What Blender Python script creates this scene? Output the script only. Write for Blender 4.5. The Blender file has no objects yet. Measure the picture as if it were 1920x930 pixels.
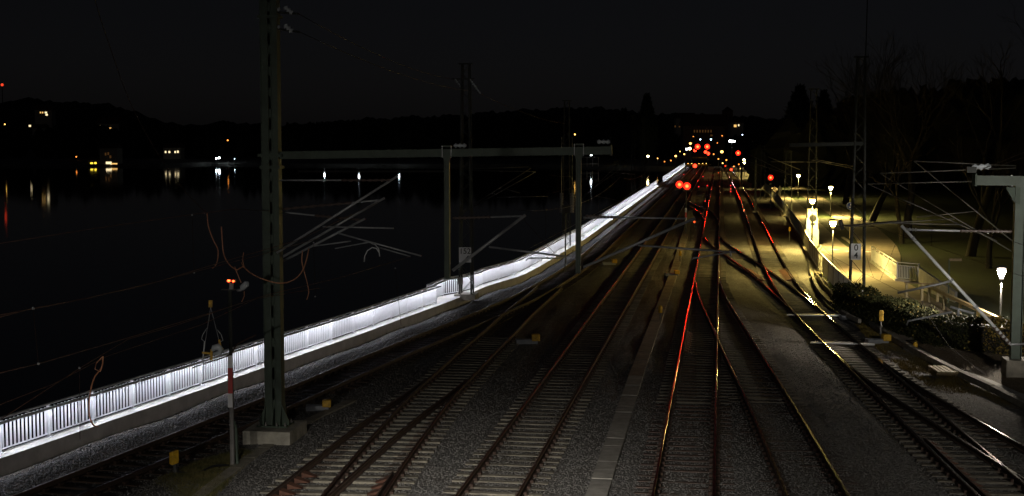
import bpy, bmesh, math, random
import numpy as np
from mathutils import Vector, Matrix
random.seed(7); rng = np.random.default_rng(7)
R = math.radians
scene = bpy.context.scene
C = scene.collection

# ------------------------------------------------------------------ camera
CAM_H, FOC, W_, H_, HORIZON = 8.8, 2600.0, 1920.0, 930.0, 262.0
PITCH = math.atan((H_ / 2 - HORIZON) / FOC)
cam_d = bpy.data.cameras.new('camera'); cam = bpy.data.objects.new('camera', cam_d); C.objects.link(cam)
cam_d.sensor_fit = 'HORIZONTAL'; cam_d.sensor_width = 36.0; cam_d.lens = 36.0 * FOC / W_
cam_d.clip_start = 0.5; cam_d.clip_end = 9000
cam.location = (0, 0, CAM_H); cam.rotation_euler = (R(90) - PITCH, 0, 0)
scene.camera = cam
# ------------------------------------------------------------------ night sky
wd = bpy.data.worlds.new('World'); scene.world = wd; wd.use_nodes = True
wn = wd.node_tree.nodes; wl = wd.node_tree.links; wn.clear()
sky = wn.new('ShaderNodeTexSky'); sky.sky_type = 'NISHITA'; sky.sun_disc = False
SUN_EL, SUN_ROT = R(24), R(200)
sky.sun_elevation = SUN_EL; sky.sun_rotation = SUN_ROT
hs = wn.new('ShaderNodeHueSaturation'); hs.inputs['Saturation'].default_value = 0.42
bg = wn.new('ShaderNodeBackground'); bg.inputs['Strength'].default_value = 0.00056
wo = wn.new('ShaderNodeOutputWorld')
tint = wn.new('ShaderNodeMix'); tint.data_type = 'RGBA'; tint.blend_type = 'MULTIPLY'; tint.inputs['Factor'].default_value = 1.0; tint.inputs[7].default_value = (1.02, 0.96, 1.12, 1)
wl.new(sky.outputs[0], hs.inputs['Color']); wl.new(hs.outputs[0], tint.inputs[6]); wl.new(tint.outputs[2], bg.inputs[0]); wl.new(bg.outputs[0], wo.inputs[0])
# added fill with no known source: one very weak directional lamp
sd = bpy.data.lights.new('weak_fill', 'SUN'); sd.energy = 0.0012; sd.angle = R(0.5); sd.color = (1.0, 0.95, 0.88)
so = bpy.data.objects.new('weak_fill', sd); C.objects.link(so)
so.rotation_euler = (R(90) - SUN_EL, 0, math.pi - SUN_ROT)
vs = scene.view_settings
vs.view_transform = 'Standard'; vs.look = 'None'; vs.gamma = 1.0; vs.exposure = 0.0; vs.use_curve_mapping = False
scene.cycles.use_denoising = True
scene.cycles.max_bounces = 5; scene.cycles.diffuse_bounces = 2; scene.cycles.glossy_bounces = 3
scene.cycles.caustics_reflective = False; scene.cycles.caustics_refractive = False
scene.cycles.use_adaptive_sampling = False
scene.cycles.sample_clamp_indirect = 4.0

# ------------------------------------------------------------------ helpers
_f = Vector((0, math.cos(PITCH), -math.sin(PITCH))); _u = Vector((0, math.sin(PITCH), math.cos(PITCH)))
def ray(px, py): return Vector(((px - W_ / 2) / FOC, 0, 0)) + _f + _u * ((H_ / 2 - py) / FOC)
def P(px, py, z=0.0):                      # where a sight line meets the level z
    d = ray(px, py); return Vector((0, 0, CAM_H)) + d * ((z - CAM_H) / d.z)
def PY(px, py, Y):                         # where it meets the distance Y
    d = ray(px, py); return Vector((0, 0, CAM_H)) + d * (Y / d.y)
def PP(px, py, o, nrm):                    # where it meets a vertical plane
    d = ray(px, py); c = Vector((0, 0, CAM_H)); o = Vector((o[0], o[1], 0)); n = Vector((nrm[0], nrm[1], 0))
    return c + d * ((o - c).dot(n) / d.dot(n))
def worg(o):
    v = Vector((0, 0, 0))
    while o is not None: v += o.location; o = o.parent
    return v
def tag(o, label=None, cat=None, group=None, kind=None):
    if label: o['label'] = label
    if cat: o['category'] = cat
    if group: o['group'] = group
    if kind: o['kind'] = kind
    return o
def thing(name, label, cat, loc=(0, 0, 0), group=None):
    o = bpy.data.objects.new(name, None); C.objects.link(o); o.location = loc; o.empty_display_size = 0.3
    return tag(o, label, cat, group)
def kids(o): return [c for c in bpy.data.objects if c.parent == o]
def copy_tree(o, parent=None, ch=None):
    c = o.copy(); C.objects.link(c); c.parent = parent
    for k in kids(o): copy_tree(k, c)
    return c
class MB:
    def __init__(s): s.v = []; s.f = []
    def add(s, vs, fs):
        n = len(s.v); s.v += [tuple(v) for v in vs]; s.f += [tuple(i + n for i in f) for f in fs]; return s
    def box(s, c, size, rz=0.0):
        hx, hy, hz = size[0] / 2, size[1] / 2, size[2] / 2; cs, sn = math.cos(rz), math.sin(rz)
        vs = []
        for dz in (-hz, hz):
            for dx, dy in ((-hx, -hy), (hx, -hy), (hx, hy), (-hx, hy)):
                vs.append((c[0] + dx * cs - dy * sn, c[1] + dx * sn + dy * cs, c[2] + dz))
        return s.add(vs, [(3, 2, 1, 0), (4, 5, 6, 7), (0, 1, 5, 4), (1, 2, 6, 5), (2, 3, 7, 6), (3, 0, 4, 7)])
    def bar(s, a, b, w, h, up=(0, 0, 1)):
        a = Vector(a); b = Vector(b); d = (b - a).normalized(); up = Vector(up)
        if abs(d.dot(up)) > 0.98: up = Vector((0, 1, 0))
        x = d.cross(up).normalized(); y = x.cross(d).normalized(); vs = []
        for p in (a, b):
            for i, j in ((-1, -1), (1, -1), (1, 1), (-1, 1)): vs.append(p + x * (w / 2 * i) + y * (h / 2 * j))
        return s.add(vs, [(0, 1, 2, 3), (7, 6, 5, 4), (4, 5, 1, 0), (5, 6, 2, 1), (6, 7, 3, 2), (7, 4, 0, 3)])
    def tube(s, pts, r, n=6, cap=True):
        pts = [Vector(p) for p in pts]; m = len(pts); rs = r if isinstance(r, (list, tuple)) else [r] * m
        vs = []; x = None
        for i, p in enumerate(pts):
            d = (pts[min(i + 1, m - 1)] - pts[max(i - 1, 0)]).normalized()
            if x is None:
                x = d.cross(Vector((0, 0, 1)) if abs(d.z) < 0.95 else Vector((0, 1, 0))).normalized()
            else:
                x = (x - d * x.dot(d)).normalized()
            y = d.cross(x)
            for k in range(n):
                t = 2 * math.pi * k / n; vs.append(p + (x * math.cos(t) + y * math.sin(t)) * rs[i])
        fs = [(i * n + k, i * n + (k + 1) % n, (i + 1) * n + (k + 1) % n, (i + 1) * n + k) for i in range(m - 1) for k in range(n)]
        if cap: fs += [tuple(range(n))[::-1], tuple(range((m - 1) * n, m * n))]
        return s.add(vs, fs)
    def lathe(s, prof, c=(0, 0, 0), n=12):
        vs = []
        for r, z in prof:
            for k in range(n):
                t = 2 * math.pi * k / n; vs.append((c[0] + r * math.cos(t), c[1] + r * math.sin(t), c[2] + z))
        m = len(prof)
        fs = [(i * n + k, i * n + (k + 1) % n, (i + 1) * n + (k + 1) % n, (i + 1) * n + k) for i in range(m - 1) for k in range(n)]
        fs += [tuple(range(n))[::-1], tuple(range((m - 1) * n, m * n))]
        return s.add(vs, fs)
    def disc(s, c, nrm, r, th, n=16):
        c = Vector(c); nrm = Vector(nrm).normalized(); return s.tube([c - nrm * th / 2, c + nrm * th / 2], r, n)
    def prism(s, poly, z0, z1):
        n = len(poly); vs = [(p[0], p[1], z0) for p in poly] + [(p[0], p[1], z1) for p in poly]
        return s.add(vs, [tuple(range(n))[::-1], tuple(range(n, 2 * n))] + [(i, (i + 1) % n, n + (i + 1) % n, n + i) for i in range(n)])
    def ball(s, c, r, n=10, m=6, sz=1.0):
        prof = [(max(0.001, r * math.sin(math.pi * i / m)), -r * sz * math.cos(math.pi * i / m)) for i in range(m + 1)]
        return s.lathe(prof, c, n)
    def strip(s, a, b):                    # ribbon between two polylines
        n = len(a); return s.add([*a, *b], [(i, n + i, n + i + 1, i + 1) for i in range(n - 1)])
    def build(s, name, mat, parent=None, smooth=False, origin=None, bevel=0.0):
        o0 = worg(parent) if parent is not None else Vector(origin or (0, 0, 0))
        me = bpy.data.meshes.new(name); me.from_pydata([(v[0] - o0.x, v[1] - o0.y, v[2] - o0.z) for v in s.v], [], s.f)
        me.materials.append(M[mat] if isinstance(mat, str) else mat)
        if smooth: me.polygons.foreach_set('use_smooth', [True] * len(me.polygons))
        me.update(); o = bpy.data.objects.new(name, me); C.objects.link(o)
        if parent is not None: o.parent = parent
        else: o.location = o0
        if bevel:
            b = o.modifiers.new('bevel', 'BEVEL'); b.width = bevel; b.segments = 2; b.limit_method = 'ANGLE'
        return o
def one(name, mb, mat, label, cat, origin, group=None, smooth=False, bevel=0.0):
    return tag(mb.build(name, mat, None, smooth, origin, bevel), label, cat, group)
def struct(name, mb, mat, smooth=False): return tag(mb.build(name, mat, None, smooth), kind='structure')
def text_mesh(txt, size, loc, rot, mat, parent, name='lettering'):
    cu = bpy.data.curves.new('t', 'FONT'); cu.body = txt; cu.size = size; cu.align_x = 'CENTER'; cu.align_y = 'CENTER'; cu.extrude = 0.004; cu.offset = size * 0.012
    to = bpy.data.objects.new('t', cu); C.objects.link(to); bpy.context.view_layer.update()
    me = bpy.data.meshes.new_from_object(to.evaluated_get(bpy.context.evaluated_depsgraph_get()))
    bpy.data.objects.remove(to); me.materials.clear(); me.materials.append(M[mat])
    o = bpy.data.objects.new(name, me); C.objects.link(o); o.parent = parent; o.location = Vector(loc) - worg(parent); o.rotation_euler = rot
    return o
def catmull(pts, step):
    pts = [Vector(p) for p in pts]; q = [pts[0] * 2 - pts[1]] + pts + [pts[-1] * 2 - pts[-2]]; out = []
    for i in range(1, len(q) - 2):
        n = max(1, int((q[i + 1] - q[i]).length / step))
        for k in range(n):
            t = k / n; a, b, c, d = q[i - 1], q[i], q[i + 1], q[i + 2]
            out.append(0.5 * (2 * b + (c - a) * t + (2 * a - 5 * b + 4 * c - d) * t * t + (3 * b - a - 3 * c + d) * t ** 3))
    out.append(pts[-1]); return out

# ------------------------------------------------------------------ materials
M = {}
def mat(name, col, rough=0.6, metal=0.0, var=0.25, scale=4.0, bump=0.0, bscale=40.0, col2=None, spec=None, rand=0.0, coat=0.0):
    m = bpy.data.materials.new(name); m.use_nodes = True; nt = m.node_tree; n = nt.nodes; l = nt.links; b = n['Principled BSDF']
    b.inputs['Roughness'].default_value = rough; b.inputs['Metallic'].default_value = metal
    if spec is not None: b.inputs['Specular IOR Level'].default_value = spec
    if coat: b.inputs['Coat Weight'].default_value = coat; b.inputs['Coat Roughness'].default_value = 0.15
    ge = n.new('ShaderNodeNewGeometry'); no = n.new('ShaderNodeTexNoise'); no.inputs['Scale'].default_value = scale; no.inputs['Detail'].default_value = 6; no.inputs['Roughness'].default_value = 0.65
    l.new(ge.outputs['Position'], no.inputs['Vector'])
    rp = n.new('ShaderNodeValToRGB'); rp.color_ramp.elements[0].position = 0.3; rp.color_ramp.elements[1].position = 0.7
    c2 = col2 or tuple(min(1, c * (1 + var)) for c in col); c1 = col if col2 else tuple(c * (1 - var) for c in col)
    rp.color_ramp.elements[0].color = (*c1, 1); rp.color_ramp.elements[1].color = (*c2, 1)
    l.new(no.outputs['Fac'], rp.inputs['Fac']); out = rp.outputs['Color']
    if rand:
        oi = n.new('ShaderNodeObjectInfo'); mr = n.new('ShaderNodeMapRange'); mr.inputs['To Min'].default_value = 1 - rand; mr.inputs['To Max'].default_value = 1 + rand
        h = n.new('ShaderNodeHueSaturation'); l.new(oi.outputs['Random'], mr.inputs['Value']); l.new(mr.outputs[0], h.inputs['Value']); l.new(out, h.inputs['Color']); out = h.outputs['Color']
    l.new(out, b.inputs['Base Color'])
    if bump:
        n2 = n.new('ShaderNodeTexNoise'); n2.inputs['Scale'].default_value = bscale; n2.inputs['Detail'].default_value = 4; l.new(ge.outputs['Position'], n2.inputs['Vector'])
        bp = n.new('ShaderNodeBump'); bp.inputs['Strength'].default_value = bump; bp.inputs['Distance'].default_value = 0.02; l.new(n2.outputs['Fac'], bp.inputs['Height']); l.new(bp.outputs[0], b.inputs['Normal'])
    M[name] = m; return m
def glow(name, col, st):
    m = bpy.data.materials.new(name); m.use_nodes = True; nt = m.node_tree; nt.nodes.clear()
    e = nt.nodes.new('ShaderNodeEmission'); e.inputs[0].default_value = (*col, 1); e.inputs[1].default_value = st
    o = nt.nodes.new('ShaderNodeOutputMaterial'); nt.links.new(e.outputs[0], o.inputs[0]); M[name] = m; return m
def led(name, st):
    m = glow(name, COOL, st); nt = m.node_tree; e = nt.nodes['Emission']; o = nt.nodes['Material Output']; g = nt.nodes.new('ShaderNodeNewGeometry'); mu = nt.nodes.new('ShaderNodeMath'); mu.operation = 'SUBTRACT'; mu.inputs[0].default_value = 1.0
    nt.links.new(g.outputs['Backfacing'], mu.inputs[1]); m2_ = nt.nodes.new('ShaderNodeMath'); m2_.operation = 'MULTIPLY'; m2_.inputs[1].default_value = st; nt.links.new(mu.outputs[0], m2_.inputs[0]); nt.links.new(m2_.outputs[0], e.inputs[1])
def gravel(name, cols, cell, dirt, dirtcol, bump=0.9):
    m = bpy.data.materials.new(name); m.use_nodes = True; nt = m.node_tree; n = nt.nodes; l = nt.links; b = n['Principled BSDF']
    b.inputs['Roughness'].default_value = 0.85; b.inputs['Specular IOR Level'].default_value = 0.25
    ge = n.new('ShaderNodeNewGeometry'); vo = n.new('ShaderNodeTexVoronoi'); vo.inputs['Scale'].default_value = cell; l.new(ge.outputs['Position'], vo.inputs['Vector'])
    rp = n.new('ShaderNodeValToRGB'); cr = rp.color_ramp; cr.elements[0].color = (*cols[0], 1); cr.elements[1].color = (*cols[-1], 1)
    for i, c in enumerate(cols[1:-1]): cr.elements.new((i + 1) / (len(cols) - 1)).color = (*c, 1)
    sx = n.new('ShaderNodeSeparateColor'); l.new(vo.outputs['Color'], sx.inputs[0]); l.new(sx.outputs[0], rp.inputs['Fac'])
    no = n.new('ShaderNodeTexNoise'); no.inputs['Scale'].default_value = 0.45; no.inputs['Detail'].default_value = 7; no.inputs['Roughness'].default_value = 0.7; l.new(ge.outputs['Position'], no.inputs['Vector'])
    r2 = n.new('ShaderNodeValToRGB'); r2.color_ramp.elements[0].position = 0.42; r2.color_ramp.elements[1].position = 0.68
    r2.color_ramp.elements[1].color = (dirt, dirt, dirt, 1); r2.color_ramp.elements[0].color = (0, 0, 0, 1); l.new(no.outputs['Fac'], r2.inputs['Fac'])
    mx = n.new('ShaderNodeMix'); mx.data_type = 'RGBA'; l.new(r2.outputs[0], mx.inputs['Factor']); l.new(rp.outputs[0], mx.inputs[6]); mx.inputs[7].default_value = (*dirtcol, 1)
    da = n.new('ShaderNodeAttribute'); da.attribute_name = 'dust_and_dim'; dm = n.new('ShaderNodeMath'); dm.operation = 'MULTIPLY'; dm.inputs[1].default_value = 0.75; l.new(da.outputs['Fac'], dm.inputs[0])
    mx2 = n.new('ShaderNodeMix'); mx2.data_type = 'RGBA'; l.new(dm.outputs[0], mx2.inputs['Factor']); l.new(mx.outputs[2], mx2.inputs[6]); mx2.inputs[7].default_value = (0.05, 0.034, 0.024, 1)
    l.new(mx2.outputs[2], b.inputs['Base Color'])
    bp = n.new('ShaderNodeBump'); bp.inputs['Strength'].default_value = bump; bp.inputs['Distance'].default_value = 0.05; bp.invert = True
    l.new(vo.outputs['Distance'], bp.inputs['Height']); l.new(bp.outputs[0], b.inputs['Normal']); M[name] = m; return m
gravel('ballast', [(0.06, 0.058, 0.056), (0.16, 0.155, 0.15), (0.11, 0.105, 0.1), (0.27, 0.265, 0.26)], 15.0, 0.55, (0.075, 0.062, 0.05))
gravel('cess', [(0.08, 0.06, 0.042), (0.15, 0.115, 0.08), (0.24, 0.19, 0.14), (0.1, 0.075, 0.05)], 18.0, 0.75, (0.10, 0.075, 0.03), 0.9)
mat('stone_a', (0.13, 0.125, 0.118), 0.85, var=0.45, scale=6)
mat('stone_dark', (0.06, 0.058, 0.058), 0.8, var=0.6, scale=9)  # shoulder stones darkened to hold down the railing light on them
mat('stone_rust', (0.12, 0.10, 0.085), 0.85, var=0.5, scale=9)
mat('rail_side', (0.06, 0.035, 0.024), 0.75, var=0.4, scale=8, bump=0.3)
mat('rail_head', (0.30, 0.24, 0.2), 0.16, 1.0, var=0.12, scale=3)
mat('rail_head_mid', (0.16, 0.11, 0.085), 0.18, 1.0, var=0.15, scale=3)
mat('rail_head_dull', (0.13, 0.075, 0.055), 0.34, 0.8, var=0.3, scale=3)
mat('concrete_sleeper', (0.155, 0.14, 0.11), 0.85, var=0.4, scale=5, bump=0.3, rand=0.3)
mat('concrete_dark', (0.11, 0.098, 0.076), 0.85, var=0.4, scale=5, bump=0.3, rand=0.3)
mat('timber_sleeper', (0.05, 0.032, 0.022), 0.8, var=0.4, scale=6, bump=0.4, rand=0.3)
mat('steel_sleeper', (0.055, 0.034, 0.025), 0.7, var=0.4, scale=6, bump=0.3, rand=0.25)
mat('rust', (0.045, 0.024, 0.016), 0.8, var=0.4, scale=7, bump=0.3)
mat('rust_plate', (0.085, 0.033, 0.018), 0.8, var=0.35, scale=7, bump=0.3)
mat('concrete', (0.36, 0.35, 0.33), 0.8, var=0.25, scale=2.2, bump=0.25)
mat('concrete_cream', (0.32, 0.3, 0.25), 0.85, var=0.45, scale=2.2, bump=0.4)
mat('concrete_pale', (0.5, 0.485, 0.46), 0.75, var=0.2, scale=1.6, bump=0.2)
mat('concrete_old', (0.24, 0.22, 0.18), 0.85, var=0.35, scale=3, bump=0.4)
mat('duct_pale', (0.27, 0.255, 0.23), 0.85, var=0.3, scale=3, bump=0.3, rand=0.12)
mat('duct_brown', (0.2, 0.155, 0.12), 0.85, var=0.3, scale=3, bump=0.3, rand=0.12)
mat('cabinet_white', (0.42, 0.44, 0.38), 0.5, var=0.1)
mat('white_paint', (0.74, 0.74, 0.76), 0.45, var=0.06, scale=5)
mat('galvanised', (0.44, 0.45, 0.47), 0.45, 0.35, var=0.2, scale=6)
mat('tube_lit', (0.86, 0.87, 0.88), 0.35, 0.1, var=0.06)  # whitened galvanised tube, lamp light put into the colour
mat('fence_pale', (0.5, 0.5, 0.46), 0.5, 0.1, var=0.2)
mat('galv_dim', (0.10, 0.095, 0.09), 0.5, 0.5, var=0.2, scale=6)  # galvanised copy darkened to offset lamp light on far cantilevers
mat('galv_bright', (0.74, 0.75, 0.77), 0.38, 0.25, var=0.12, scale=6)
mat('mast_green', (0.05, 0.074, 0.052), 0.55, 0.0, var=0.25, scale=2.5)
mat('mast_dark', (0.016, 0.02, 0.016), 0.6, var=0.25, scale=2.5)
mat('pole_dark', (0.05, 0.052, 0.05), 0.5, var=0.2)
mat('pole_grey', (0.2, 0.19, 0.18), 0.5, 0.2, var=0.2)
mat('copper', (0.6, 0.27, 0.15), 0.45, 0.25, var=0.3, scale=12)
mat('wire_brown', (0.045, 0.026, 0.019), 0.5, 0.5, var=0.2)
mat('wire_lit', (0.16, 0.085, 0.06), 0.5, 0.2, var=0.2)  # paler copy of the wire brown, lamp light put into its colour
mat('wire_dark', (0.012, 0.01, 0.009), 0.9, 0.0, var=0.2)
mat('porcelain', (0.52, 0.56, 0.6), 0.25, var=0.1)
mat('insulator_brown', (0.11, 0.08, 0.07), 0.3, var=0.2)
mat('yellow', (0.55, 0.32, 0.018), 0.55, var=0.4, scale=7)
mat('red_paint', (0.45, 0.03, 0.025), 0.5, var=0.12)
mat('black', (0.012, 0.012, 0.013), 0.5, var=0.2)
mat('blue_sign', (0.02, 0.06, 0.3), 0.4, var=0.1)
mat('grey_box', (0.22, 0.23, 0.25), 0.6, var=0.2)
mat('wood', (0.22, 0.16, 0.09), 0.75, var=0.3, scale=9, bump=0.3)
mat('wood_pale', (0.42, 0.34, 0.18), 0.65, var=0.25, scale=9)
mat('asphalt', (0.225, 0.19, 0.16), 0.85, var=0.25, scale=0.7, bump=0.35, bscale=60)
mat('paving', (0.24, 0.19, 0.17), 0.85, var=0.2, scale=0.9, bump=0.3)
mat('kerb', (0.3, 0.28, 0.25), 0.8, var=0.25, scale=3)
mat('lawn', (0.009, 0.02, 0.003), 0.95, col2=(0.022, 0.037, 0.007), scale=1.3, bump=0.8, bscale=30)
mat('grass_blade', (0.07, 0.10, 0.02), 0.75, col2=(0.14, 0.15, 0.035), scale=2.5)
mat('moss_grass', (0.13, 0.10, 0.02), 0.85, col2=(0.2, 0.14, 0.03), scale=2.0)
mat('weed', (0.05, 0.058, 0.018), 0.85, col2=(0.15, 0.12, 0.04), scale=3.0)
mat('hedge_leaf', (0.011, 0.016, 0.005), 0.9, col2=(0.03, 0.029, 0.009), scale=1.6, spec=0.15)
mat('hedge_leaf_lit', (0.11, 0.07, 0.016), 0.85, col2=(0.2, 0.15, 0.04), scale=2.6, spec=0.2)  # golden leaf copy with lamp light put into its colour
mat('bark', (0.010, 0.008, 0.006), 0.9, var=0.35, scale=6, bump=0.5)
mat('twig', (0.010, 0.007, 0.005), 0.9, var=0.3)
mat('conifer', (0.02, 0.028, 0.016), 0.9, var=0.4, scale=0.8)
mat('hill_wood', (0.018, 0.018, 0.012), 1.0, var=0.5, scale=0.03)
mat('plaster', (0.5, 0.46, 0.38), 0.9, var=0.15, scale=0.5)
mat('brick_wall', (0.2, 0.12, 0.08), 0.9, var=0.2, scale=0.5)
mat('roof_tile', (0.09, 0.05, 0.035), 0.9, var=0.3, scale=0.6)
mat('shore', (0.12, 0.12, 0.11), 0.9, var=0.4, scale=0.2)
mat('cloth_dark', (0.02, 0.02, 0.024), 0.9)
mat('cloth_brown', (0.06, 0.04, 0.03), 0.9)
# lake: dark water with small ripples
m = bpy.data.materials.new('water'); m.use_nodes = True; nt = m.node_tree; b = nt.nodes['Principled BSDF']
b.inputs['Base Color'].default_value = (0.003, 0.004, 0.006, 1); b.inputs['Roughness'].default_value = 0.035; b.inputs['IOR'].default_value = 1.33
ge = nt.nodes.new('ShaderNodeNewGeometry'); mp = nt.nodes.new('ShaderNodeMapping'); mp.inputs['Scale'].default_value = (0.35, 0.9, 1)
no = nt.nodes.new('ShaderNodeTexNoise'); no.inputs['Scale'].default_value = 1.2; no.inputs['Detail'].default_value = 3
bp = nt.nodes.new('ShaderNodeBump'); bp.inputs['Strength'].default_value = 0.06; bp.inputs['Distance'].default_value = 0.05
nt.links.new(ge.outputs['Position'], mp.inputs['Vector']); nt.links.new(mp.outputs[0], no.inputs['Vector']); nt.links.new(no.outputs['Fac'], bp.inputs['Height']); nt.links.new(bp.outputs[0], b.inputs['Normal']); M['water'] = m
WARM, COOL, RED = (1.0, 0.74, 0.2), (0.88, 0.9, 1.0), (1.0, 0.022, 0.008)
glow('lamp_warm', WARM, 700.0); glow('lamp_warm_far', (1.0, 0.78, 0.3), 150.0); glow('far_warm', (1.0, 0.78, 0.35), 25.0); glow('lamp_white', (1.0, 0.9, 0.78), 330.0)
glow('glass_warm', (1.0, 0.66, 0.16), 2.6); glow('glass_white', (1.0, 0.85, 0.7), 2.2)
glow('lamp_flood', (0.95, 0.97, 1.0), 40.0)
led('led_dim', 120.0); led('led_mid', 130.0); led('led', 140.0); led('led_weak', 105.0); led('led_strong', 165.0)
glow('red_signal', (1.0, 0.016, 0.006), 3.5); glow('red_core', (1.0, 0.05, 0.01), 14.0); glow('red_small', (1.0, 0.03, 0.01), 7.0); glow('red_near', (1.0, 0.06, 0.012), 14.0); glow('red_faint', (1.0, 0.03, 0.03), 2.5)
glow('far_white', (0.85, 0.95, 1.0), 26.0); glow('far_cold', (0.6, 0.85, 1.0), 12.0); glow('far_amber', (1.0, 0.55, 0.12), 5.0); glow('far_orange', (1.0, 0.3, 0.05), 3.0)
glow('window_amber', (1.0, 0.58, 0.17), 1.1); glow('window_warm', (1.0, 0.8, 0.45), 1.4); glow('window_dim', (1.0, 0.45, 0.13), 0.05); glow('window_cold', (0.7, 0.9, 1.0), 4.0); glow('window_yellow', (1.0, 0.72, 0.05), 2.2)
glow('glow_warn', (1.0, 0.06, 0.02), 1.3); glow('glow_dim_red', (1.0, 0.1, 0.02), 2.0)
glow('yard_lens', (1.0, 0.95, 0.86), 60.0)

# ------------------------------------------------------------------ plan of the place (metres, rail top = 0)
def interp(tab):
    ys = np.array([t[0] for t in tab], float); xs = np.array([t[1] for t in tab], float)
    k = len(ys); h = np.diff(ys); A = np.zeros((k, k)); rh = np.zeros(k); A[0, 0] = A[-1, -1] = 1
    for i in range(1, k - 1):
        A[i, i - 1] = h[i - 1]; A[i, i] = 2 * (h[i - 1] + h[i]); A[i, i + 1] = h[i]
        rh[i] = 6 * ((xs[i + 1] - xs[i]) / h[i] - (xs[i] - xs[i - 1]) / h[i - 1])
    mm = np.linalg.solve(A, rh)
    def f(y):
        i = int(np.clip(np.searchsorted(ys, y) - 1, 0, k - 2)); y0, y1 = ys[i], ys[i + 1]; hh = y1 - y0
        if y < ys[0] or y > ys[-1]:
            s = (xs[1] - xs[0]) / h[0] - h[0] * (2 * mm[0] + mm[1]) / 6 if y < ys[0] else (xs[-1] - xs[-2]) / h[-1] + h[-1] * (mm[-2] + 2 * mm[-1]) / 6
            return (xs[0] + s * (y - ys[0])) if y < ys[0] else (xs[-1] + s * (y - ys[-1]))
        return (mm[i] * (y1 - y) ** 3 + mm[i + 1] * (y - y0) ** 3) / (6 * hh) + (xs[i] / hh - mm[i] * hh / 6) * (y1 - y) + (xs[i + 1] / hh - mm[i + 1] * hh / 6) * (y - y0)
    return f
def lin(tab):
    a = [t[0] for t in tab]; b = [t[1] for t in tab]
    return lambda y: float(np.interp(y, a, b))
xC = lambda y: -0.62 + 0.1505 * (y - 33.9)
xD = lambda y: 4.26 + 0.1502 * (y - 33.9)
xA = interp([(20, -16.2), (34.3, -11.45), (40, -9.75), (47, -7.75), (53.5, -6.0), (58.3, -4.66), (63.5, -3.15), (67.6, -1.95), (72, -0.75), (78, 0.8), (84, 2.1), (90, 3.3), (96, 4.4), (120, 8.15), (160, 14.2), (480, 62.4)])
xB = interp([(20, -5.0), (33.8, -3.97), (38, -3.66), (42, -3.3), (47, -2.82), (52.5, -2.1), (58, -1.38), (62, -0.8), (70.6, 0.36), (79.5, 1.72), (86, 2.6)])
xB1 = interp([(20, -7.6), (33.8, -5.33), (38, -4.7), (43, -3.9), (46.6, -3.2), (50, -2.55), (55, -1.8)])
xE = interp([(20, 6.5), (33.8, 7.6), (40.8, 8.22), (48.8, 8.9), (58.6, 9.68), (63.6, 10.1), (75, 11.05), (82, 11.75), (90, 12.72)])
xF = interp([(20, 11.5), (33.8, 12.35), (38, 12.65), (43.3, 13.05), (50.7, 13.62), (58.6, 14.25), (71.7, 15.33), (79, 16.1), (95.6, 18.25), (125, 22.6), (163.7, 28.4), (300, 48.2), (480, 74)])
xI = interp([(20, 14.5), (34, 14.15), (39.4, 14.02), (45, 13.9), (50, 13.85), (56.4, 14.13), (60, 14.4)])
xG = interp([(71, 15.25), (81.5, 15.98), (95.3, 16.75), (111.6, 17.35), (122, 17.9), (130, 18.72)])
xH = interp([(150, 21.75), (165, 23.3), (177, 24.15), (190, 24.25), (205, 25.15)])
xFence = lin([(20, -19.0), (37.15, -13.92), (45.5, -11.39), (53.7, -9.03), (60.6, -7.0), (65.3, -5.75), (71.76, -3.95), (80.2, -2.05), (86.9, 0.13), (92.4, 1.18), (100, 2.51), (110, 4.16), (118.2, 5.61), (175.8, 14.4), (270.5, 28.7), (299.8, 33.18), (470, 58.6)])
xRight = lin([(20, 17.6), (47, 17.55), (67.4, 17.8), (78, 19.0), (90, 20.9), (110, 24.0), (470, 78.5)])
SL_Z = -0.175

# ------------------------------------------------------------------ setting
# lake
mb = MB(); mb.add([(-2500, -60, -1.9), (140, -60, -1.9), (140, 2500, -1.9), (-2500, 2500, -1.9)], [(0, 1, 2, 3)]); struct('lake', mb, 'water')
# ballast bed
def bed_z(x, y):
    z = -0.215 + 0.022 * math.sin(x * 1.3 + y * 0.21) * math.sin(y * 0.37 + x * 0.5) + 0.014 * math.sin(x * 4.1 + y * 1.7) * math.sin(y * 2.3 - x * 1.1)
    d = x - xFence(y)
    if d < 2.2: z += 0.13 * math.exp(-((d - 1.35) / 0.45) ** 2) + 0.02 * math.exp(-((d - 0.6) / 0.3) ** 2)
    md = trk(x, y)
    if md > 1.35: z += 0.05 * min(1, (md - 1.35) / .3) * (0.6 + 0.6 * math.sin(y * .5 + x))
    return z
def trk(x, y):                                 # distance to the nearest track centre
    c_ = [xA(y), xC(y), xD(y), xF(y)]
    if y < 84: c_.append(xB(y))
    if y < 52: c_.append(xB1(y))
    if y < 88: c_.append(xE(y))
    if y < 58: c_.append(xI(y))
    if 73 < y < 128: c_.append(xG(y))
    return min(abs(x - v) for v in c_)
ys = list(np.arange(18, 110, 0.6)) + list(np.arange(110, 475, 4.0)); us = np.linspace(0, 1, 120); vs_ = []
for y in ys:
    a, b2 = xFence(y) + 0.42, xRight(y)
    for u in us:
        uu = u ** 1.35; x = a + (b2 - a) * uu; vs_.append((x, y, bed_z(x, y)))
n = len(us); fs_ = [(j * n + i, j * n + i + 1, (j + 1) * n + i + 1, (j + 1) * n + i) for j in range(len(ys) - 1) for i in range(n - 1)]
bed = struct('ballast_bed', MB().add(vs_, fs_), 'ballast', True)
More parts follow.
